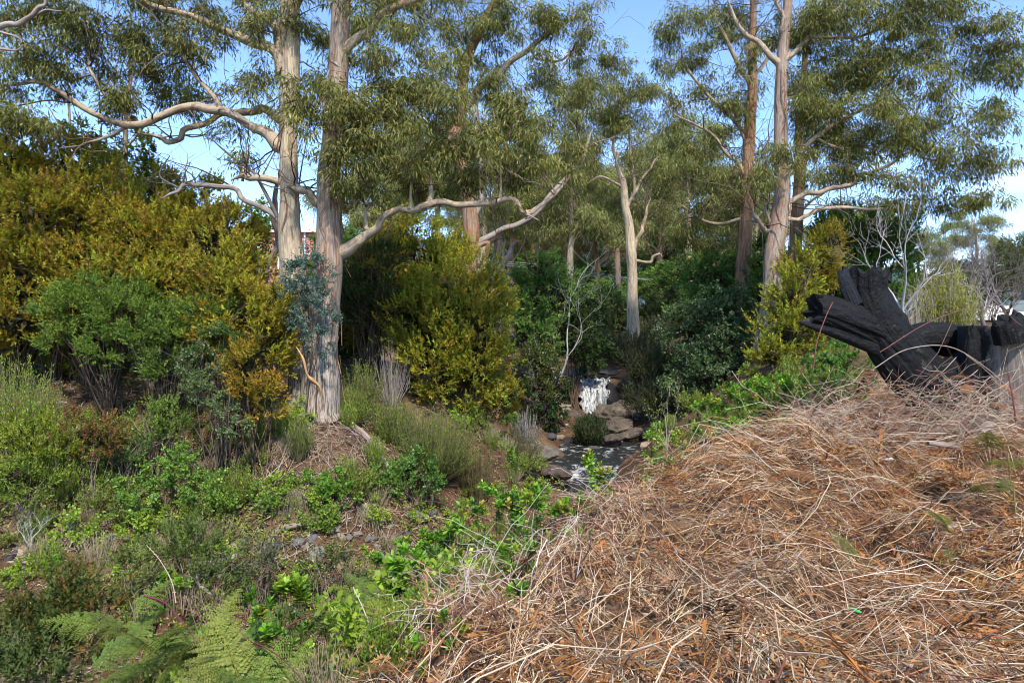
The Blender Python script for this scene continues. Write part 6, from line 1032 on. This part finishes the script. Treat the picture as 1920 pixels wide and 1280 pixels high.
for i, a in enumerate([('rusty dead bracken at bottom centre', 800, 1260, 4.0, 6, .6), ('rusty dead bracken between green fern and straw', 850, 1180, 4.2, 6, .6), ('rust-coloured bracken in the straw at lower right', 1600, 1060, 4.6, 5, .55), ('rust-coloured bracken at the foot of the sawn stump', 1850, 725, 8.2, 4, .6), ('dead bracken clump in front of the charred log', 1770, 705, 8.3, 3, .5), ('dead bracken curl in the middle of the mound', 1500, 900, 6.4, 5, .55), ('dead bracken curl near the bottom right corner', 1760, 1190, 3.6, 5, .45), ('dead bracken curl at bottom centre-right', 1330, 1240, 3.4, 5, .4)]): fern(*a, 1740 + i, FD)
# small litter
def scrap(name, label, px, py, Y, col, s, seed):
    p = V(px, py, Y); o = place(name, rock_mesh(seed, 2, .5, .6, name, col), p, (s, s * .7, s * .6), (.3, .2, seed), label, 'litter'); return o
scrap('plastic_scrap', 'small bright green plastic scrap lying on the straw', 1603, 1143, 3.95, (.05, .55, .12), .035, 71); scrap('paper_scrap', 'small white scrap on the straw at right', 1663, 862, 7.0, (.8, .8, .82), .05, 72); scrap('paper_scrap', 'tiny white scrap in the middle of the straw', 1502, 1100, 4.2, (.75, .72, .75), .025, 73)
log('bleached_stick', 'thick bleached branch stub lying at the right of the straw', [[(1835, 825, 12, 7.6), (1842, 808, 16, 7.6), (1852, 798, 18, 7.6), (1866, 797, 10, 7.6)], [(1838, 815, 8, 7.6), (1846, 828, 7, 7.5), (1850, 838, 4, 7.4)]], cat='stick')
log('bleached_stick', 'flat bleached wood lying below the thick branch stub', [[(1740, 830, 8, 7.2), (1770, 834, 12, 7.2), (1800, 838, 8, 7.2)]], cat='stick')
# ---- low plants of the banks: five kinds, copied
g = np.random.default_rng(505)
def low(kind, px, Y):
    p = on(px, Y); q = (1.6 - p[2]) / Y * F + HY; u = F / Y
    if kind == 0: return shrub('bank_plant', 'knee-high leafy green plant on the left bank slope', [(px, q - .22 * u, .30 * u, .22 * u, Y), (px + .18 * u, q - .14 * u, .2 * u, .14 * u, Y - .1)], 'small', [(.22, .32, .04), (.29, .39, .045), (.15, .23, .035), (.34, .36, .05)], [3, 3, 2, 1], 2001, (px, Y), 1.1, nst=3, cat='plant', group='leafy plants on the left bank')
    if kind == 1: return shrub('bank_plant', 'low olive heath tuft on the left bank slope', [(px, q - .20 * u, .34 * u, .2 * u, Y), (px - .2 * u, q - .12 * u, .2 * u, .12 * u, Y)], 'heath', [(.17, .22, .045), (.21, .25, .06), (.22, .15, .05), (.14, .17, .05)], [3, 2, 1.5, 2], 2002, (px, Y), 1.1, nst=3, cat='plant', group='heath tufts on the left bank', size=1.2)
    if kind == 2: return broom('bank_plant', 'upright wispy green sprout on the left bank slope', px, Y, .62, .42, 60, BRM, 2003, k=24, group='wispy sprouts on the left bank', cat='plant')
    if kind == 3: return broom('bank_plant', 'dry straw-coloured wispy tuft on the left bank slope', px, Y, .5, .6, 110, [(.28, .22, .12), (.2, .2, .07), (.34, .27, .17)], 2004, stem=(.36, .29, .2), k=8, bare=.3, group='dry tufts on the left bank', cat='plant')
LOW = [low(0, 520, 13.9), low(1, 200, 13.5), low(2, 650, 14.4), low(3, 420, 14.2)]
spots = []
for n, xr, yr in ((150, (-12.5, -.6), (11.9, 16.0)), (26, (-1.5, .6), (14, 20)), (46, (-16, -5), (10.6, 14.5))):
    spots += [(x, y) for x, y in zip(g.uniform(*xr, n), g.uniform(*yr, n))]
for i, (x, y) in enumerate(spots):
    if -5.2 < x < -1.4 and g.uniform() < .55: continue
    k = int(g.choice(4, p=[.38, .24, .20, .18])); sc = g.uniform(.6, 1.3); dup(LOW[k], (x, y, ground(x, y) - .03), g.uniform(0, 6.28), (sc, sc, sc * g.uniform(.8, 1.2)))
for n, xr, yr, lbs, grp in ((70, (-5.5, .1), (4.3, 9.0), ['knee-high leafy plant in the gully below the near mound', 'low olive heath tuft in the gully below the near mound', 'wispy green sprout in the gully below the near mound', 'dry wispy tuft in the gully below the near mound'], 'plants in the near gully'), (70, (1.6, 9), (9.5, 24), ['knee-high leafy plant on the slope right of the creek', 'low olive heath tuft on the slope right of the creek', 'wispy green sprout on the slope right of the creek', 'dry wispy tuft on the slope right of the creek'], 'plants right of the creek')):
    for x, y in zip(g.uniform(*xr, n), g.uniform(*yr, n)):
        if 'gully' in grp and mound_mask(x, y) > -.25: continue
        if abs(x - np.interp(y, [c[1] for c in CREEK], [c[0] for c in CREEK])) < 1.6 and y > 8: continue
        if mound_mask(x, y) > -.3 and y < 12: continue
        if 950 < 960 + x / y * F < 1215 and y > 9: continue
        k = int(g.choice(4, p=[.4, .22, .28, .10])); sc = g.uniform(.7, 1.4); dup(LOW[k], (x, y, ground(x, y) - .03), g.uniform(0, 6.28), (sc, sc, sc), lbs[k], grp + (' ' + ('leafy', 'heath', 'sprouts', 'dry')[k]))
# ---- copies of the golden bushes thickening the left bank
def byl(t): return [o for o in scene.objects if o.get('label') == t][0]
gA, gB, gC = byl('big rounded golden bush in the middle beside the creek'), byl('peaked olive-brown bush second from the left edge'), byl('orange-brown bush touching the left twin trunk')
for o, px, Y, sc, lb in [(gC, 110, 17.6, 1.0, 'orange-tinged bush behind the feathery tea-tree'), (gB, 290, 18.6, .9, 'olive bush behind the broad green-gold bush'), (gA, 30, 19.5, 1.05, 'tall golden bush at the back of the far left clump'), (gA, 210, 19.0, .95, 'tall golden bush behind the peaked bush'), (gC, 360, 17.2, .95, 'orange bush behind the leggy tea-tree'), (gB, -90, 17.0, 1.0, 'olive bush cut off by the left edge'), (gB, 430, 18.6, .75, 'olive bush tucked behind the orange-brown bush'),
                         (gB, 700, 21.0, .8, 'olive bush right of the thick twin trunk'), (gC, 900, 21.5, .8, 'orange-tinged bush behind the big golden bush'), (gB, 1540, 22.5, .7, 'olive bush just left of the charred fork')]:
    dup(o, on(px, Y) - [0, 0, .1], g.uniform(.6, 5.5), (sc, sc, sc * g.uniform(.88, 1.0)), lb)
wA, wB = byl('bright green domed wattle right of the golden bush'), byl('dark green tree behind the glossy shrubs on the right bank')
for o, px, Y, sc, lb in [(wA, 1150, 50, 1.3, 'distant green tree left of the lone cream gum base'), (wA, 1260, 52, 1.4, 'distant green tree right of the lone cream gum base'), (wB, 1060, 48, 1.2, 'distant dark tree behind the domed wattle'), (wB, 940, 40, 1.1, 'dark tree behind the big golden bush'), (wA, 800, 36, 1.2, 'green tree behind the green-gold bush top'), (wB, 690, 30, 1.0, 'dark tree behind the reddish tipped tea-tree'), (wA, 1330, 44, 1.4, 'distant green tree left of the red-brown trunked gum'), (wB, 1210, 60, 1.6, 'farthest dark tree behind the lone cream gum'), (wA, 1010, 60, 1.7, 'farthest green tree left of the distant pale gum'),
                         (wB, 1110, 84, 2.6, 'farthest dark bush on the horizon left of the lone cream gum'), (wA, 1240, 86, 2.8, 'farthest green bush on the horizon right of the lone cream gum'), (wA, 970, 84, 2.6, 'farthest green bush on the horizon behind the leaning gum'), (wB, 1340, 84, 2.4, 'farthest dark bush on the horizon by the red-brown gum'),
                         (wA, 1420, 38, 1.2, 'green tree in the gap between the two right trunks'), (wB, 1560, 36, 1.2, 'dark tree right of the big grey gum'), (wA, 620, 40, 1.2, 'green tree glimpsed behind the thick twin trunk'), (wA, 380, 30, .7, 'green tree top behind the bronze bush')]:
    dup(o, on(px, Y), g.uniform(0, 6.28), (sc * .9, sc * .9, sc * .62), lb)
print('ferns', time.time() - T0)
# ================================================================== houses, fence, cables
def box(mb, x0, x1, y0, y1, z0, z1, col):
    v = np.array([[x, y, z] for x in (x0, x1) for y in (y0, y1) for z in (z0, z1)]); mb.add(v, [[0, 1, 3, 2], [4, 6, 7, 5], [0, 4, 5, 1], [2, 3, 7, 6], [0, 2, 6, 4], [1, 5, 7, 3]], None, col)
def part(name, mat, root, boxes, col):
    m_ = MB()
    for bx in boxes: box(m_, *bx, col)
    return m_.build(name, mat, root, smooth=False)
def brick_mat(name, c1, c2):
    m, t = new_mat(name); k = t.links.new; out = N(t, 'ShaderNodeOutputMaterial'); pr = N(t, 'ShaderNodeBsdfPrincipled'); tc = N(t, 'ShaderNodeTexCoord'); mp = N(t, 'ShaderNodeMapping'); mp.inputs['Rotation'].default_value = (R(90), 0, 0); br = N(t, 'ShaderNodeTexBrick'); br.inputs['Scale'].default_value = 1.0; br.inputs['Brick Width'].default_value = .24; br.inputs['Row Height'].default_value = .086; br.inputs['Mortar Size'].default_value = .01
    br.inputs['Color1'].default_value = (*c1, 1); br.inputs['Color2'].default_value = (*c2, 1); br.inputs['Mortar'].default_value = (.4, .36, .32, 1); k(tc.outputs['Object'], mp.inputs[0]); k(mp.outputs[0], br.inputs['Vector']); k(br.outputs[0], pr.inputs['Base Color']); pr.inputs['Roughness'].default_value = .9; k(pr.outputs[0], out.inputs[0]); return m
M['brick'] = brick_mat('brick_wall', (.42, .12, .07), (.36, .09, .055)); M['paint'] = attr_mat('paint', .6, .3, 3, .1); M['glass'] = attr_mat('window_glass', .1, .6, 2, .05)
YH = 46.; a, b_ = V(470, 436, YH), V(588, 560, YH); hz = ground(-15, YH)
hs = thing('brick_house', (a[0], YH, hz), 'red brick house glimpsed between the twin trunks', 'house'); x0, x1, zt = a[0] + .6, b_[0], a[2]
part('wall', M['brick'], hs, [(x0, x1, YH, YH + 7, hz - .5, zt)], (1, 1, 1)); part('fascia', M['paint'], hs, [(x0 - .3, x1 + .25, YH - .3, YH + 7.3, zt + .003, zt + .22)], (.72, .66, .55)); part('downpipe', M['paint'], hs, [(x1 - .62, x1 - .52, YH - .12, YH - .02, hz, zt)], (.55, .58, .6))
wz = zt - 2.6; wn = part('window', M['paint'], hs, [(x1 - 2.4, x1 - .9, YH - .05, YH - .003, wz - .1, wz + 1.1)], (.8, .8, .78)); part('pane', M['glass'], wn, [], (1, 1, 1)) if False else None
gp = MB(); box(gp, x1 - 2.3, x1 - 1.0, YH - .06, YH - .053, wz, wz + 1.0, (.1, .13, .16)); go = gp.build('pane', M['glass'], None, smooth=False); go.parent = wn; go.location = (-hs.location[0], -hs.location[1], -hs.location[2])
part('balcony_rail', M['paint'], hs, [(x1 - 1.0, x1 + 1.0, YH - .9, YH - .86, zt - 1.6, zt - 1.52)] + [(x1 - 1.0 + i * .4, x1 - .96 + i * .4, YH - .9, YH - .86, zt - 2.5, zt - 1.61) for i in range(6)], (.6, .62, .64))
YR = 42.; a = V(1868, 592, YR); gz = ground(a[0], YR); hr = thing('brick_cottage', (a[0] + 3, YR, gz), 'low brick cottage with pale roof at the right edge', 'house'); part('wall', M['brick'], hr, [(a[0], a[0] + 9, YR, YR + 6, gz - .3, a[2] - .28)], (1, 1, 1))
m_ = MB(); xx0, xx1, ze = a[0] - .4, a[0] + 9.4, a[2] - .25; m_.add([[xx0, YR - .5, ze], [xx1, YR - .5, ze], [xx1, YR + 6.5, ze], [xx0, YR + 6.5, ze], [xx0 + 2, YR + 3, ze + .95], [xx1 - 2, YR + 3, ze + .95]], [[0, 1, 5, 4], [2, 3, 4, 5], [3, 2, 1, 0]], [[1, 2, 5], [3, 0, 4]], (.62, .55, .46)); m_.build('roof', M['paint'], hr, smooth=False)
for i in range(2): part('window', M['glass'], hr, [(a[0] + 1 + i * 3, a[0] + 2.2 + i * 3, YR - .02, YR - .003, gz + .6, gz + 1.3)], (.12, .14, .16))
a = V(1785, 590, 30); fz = ground(a[0], 30); fe = thing('green_fence', (a[0], 30, fz), 'grey-green fence panel beyond the charred log', 'fence')
for i in range(6): part('board', M['paint'], fe, [(a[0] + i * .16, a[0] + i * .16 + .148, 30, 30.03, fz, a[2] - .1)], (.20, .30, .29))
part('post', M['paint'], fe, [(a[0] + .97, a[0] + 1.07, 30, 30.1, fz, a[2] + .25)], (.16, .22, .21))
for i in range(3):
    pts = catmull(np.array([V(600, 455 - i * 4, 44), V(800, 482 - i * 3, 45), V(1000, 503 - i * 4, 46), V(1120, 518 - i * 3, 46.5), V(1240, 523 + i * 2, 47), V(1420, 528, 48), V(1600, 525, 49)]), 8); m_ = MB(); tubes(m_, pts, .011, 5, (.3, .31, .33)); o = m_.build('power_cable', M['paint']); tag(o, ['uppermost pale power cable sagging behind the lone cream gum', 'middle pale power cable sagging behind the lone cream gum', 'lowest pale power cable sagging behind the lone cream gum'][i], 'cable')
# extra trees filling the right distance
for i, (px, py, rx, ry, Y, lb) in enumerate([(1860, 520, 50, 40, 40, 'distant grey-green tree above the cottage roof'), (1740, 545, 40, 30, 38, 'distant bush left of the cottage'), (1920, 490, 60, 50, 55, 'distant dark tree at the right edge'), (1800, 520, 36, 30, 60, 'distant round tree behind the leaning bare tree')]):
    shrub('distant_tree', lb, [(px, py, rx, ry, Y), (px - 16, py + 14, rx * .7, ry * .7, Y - 1), (px + 18, py + 16, rx * .7, ry * .7, Y - .6)], 'wattle', [(.06, .075, .03), (.09, .10, .045), (.12, .12, .06)], [2, 3, 1.5], 1900 + i, (px, Y), .9, cat='tree')
LM = [(610, 780, 'the twin trunks'), (690, 960, 'the pale straw tussock'), (355, 850, 'the half buried stone'), (70, 830, 'the yellow-green heath'), (170, 820, 'the reddish heath'), (440, 840, 'the slope broom'), (815, 790, 'the large soft broom'), (400, 1050, 'the exposed root'), (520, 1000, 'the pale fallen branch'), (60, 960, 'the lichen-covered shrub'), (150, 1020, 'the hanging grass tuft'), (630, 915, 'the round vivid bush'), (780, 890, 'the leafy bush under the broom'), (100, 1160, 'the dark bronze bush'), (535, 1130, 'the lone boneseed'), (760, 1080, 'the upright boneseed'), (960, 830, 'the olive grey creek shrub'), (1110, 790, 'the rush clump'), (1105, 730, 'the waterfall'), (1300, 700, 'the dark glossy shrub'), (1345, 775, 'the boneseed at the mound end'), (1440, 735, 'the boneseed by the charred log'), (480, 745, 'the rusty bush'), (300, 905, 'the dark green-brown tussock'), (250, 700, 'the dark hollow')]
LMP = np.array([(a, b) for a, b, _ in LM], float)
for o in list(scene.objects):
    n_ = o.name.split('.')[0]
    if o.parent is None and o.get('group') and n_ in ('bank_plant', 'stone'):
        x, y, z = o.location; px, py = 960 + x / y * F, HY - (z - CAMZ) / y * F; d = LMP - (px, py); k = int(np.argmin((d ** 2).sum(1))); dx, dy = -d[k]; sz = o.scale[0]
        where = ('right of' if dx > 0 else 'left of') if abs(dx) > abs(dy) * 1.2 else ('below' if dy > 0 else 'above')
        if abs(dx) > 12 and abs(dy) > 12 and abs(dx) < 2.4 * abs(dy) and abs(dy) < 2.4 * abs(dx): where = ('below right of' if dx > 0 else 'below left of') if dy > 0 else ('above right of' if dx > 0 else 'above left of')
        if n_ == 'stone':
            c_ = {0: 'dark grey', 1: 'pale grey', 2: 'tan', 3: 'black', 4: 'brown', 5: 'mid-grey'}[cobm.index(o.data)]; big = 'large' if sz > .2 else ('medium' if sz > .1 else 'small')
            o['label'] = f"{big} {c_} stone lying {where} {LM[k][2]}"
        else:
            kd = 'leafy green plant' if 'leafy' in o['label'] else 'olive heath tuft' if 'heath' in o['label'] else 'dry wispy tuft' if 'dry' in o['label'] else 'wispy green sprout'; big = 'large' if sz > 1.1 else ('medium' if sz > .8 else 'small')
            o['label'] = f"{big} {kd} growing {where} {LM[k][2]}"
        o['group'] = 'loose stones of the banks and creek' if n_ == 'stone' else 'low plants growing on the banks'
print('done', time.time() - T0, 'tris', sum(sum(len(p.vertices) - 2 for p in ()) for m in bpy.data.meshes), sum(len(m.loops) for m in bpy.data.meshes) - 2 * sum(len(m.polygons) for m in bpy.data.meshes))
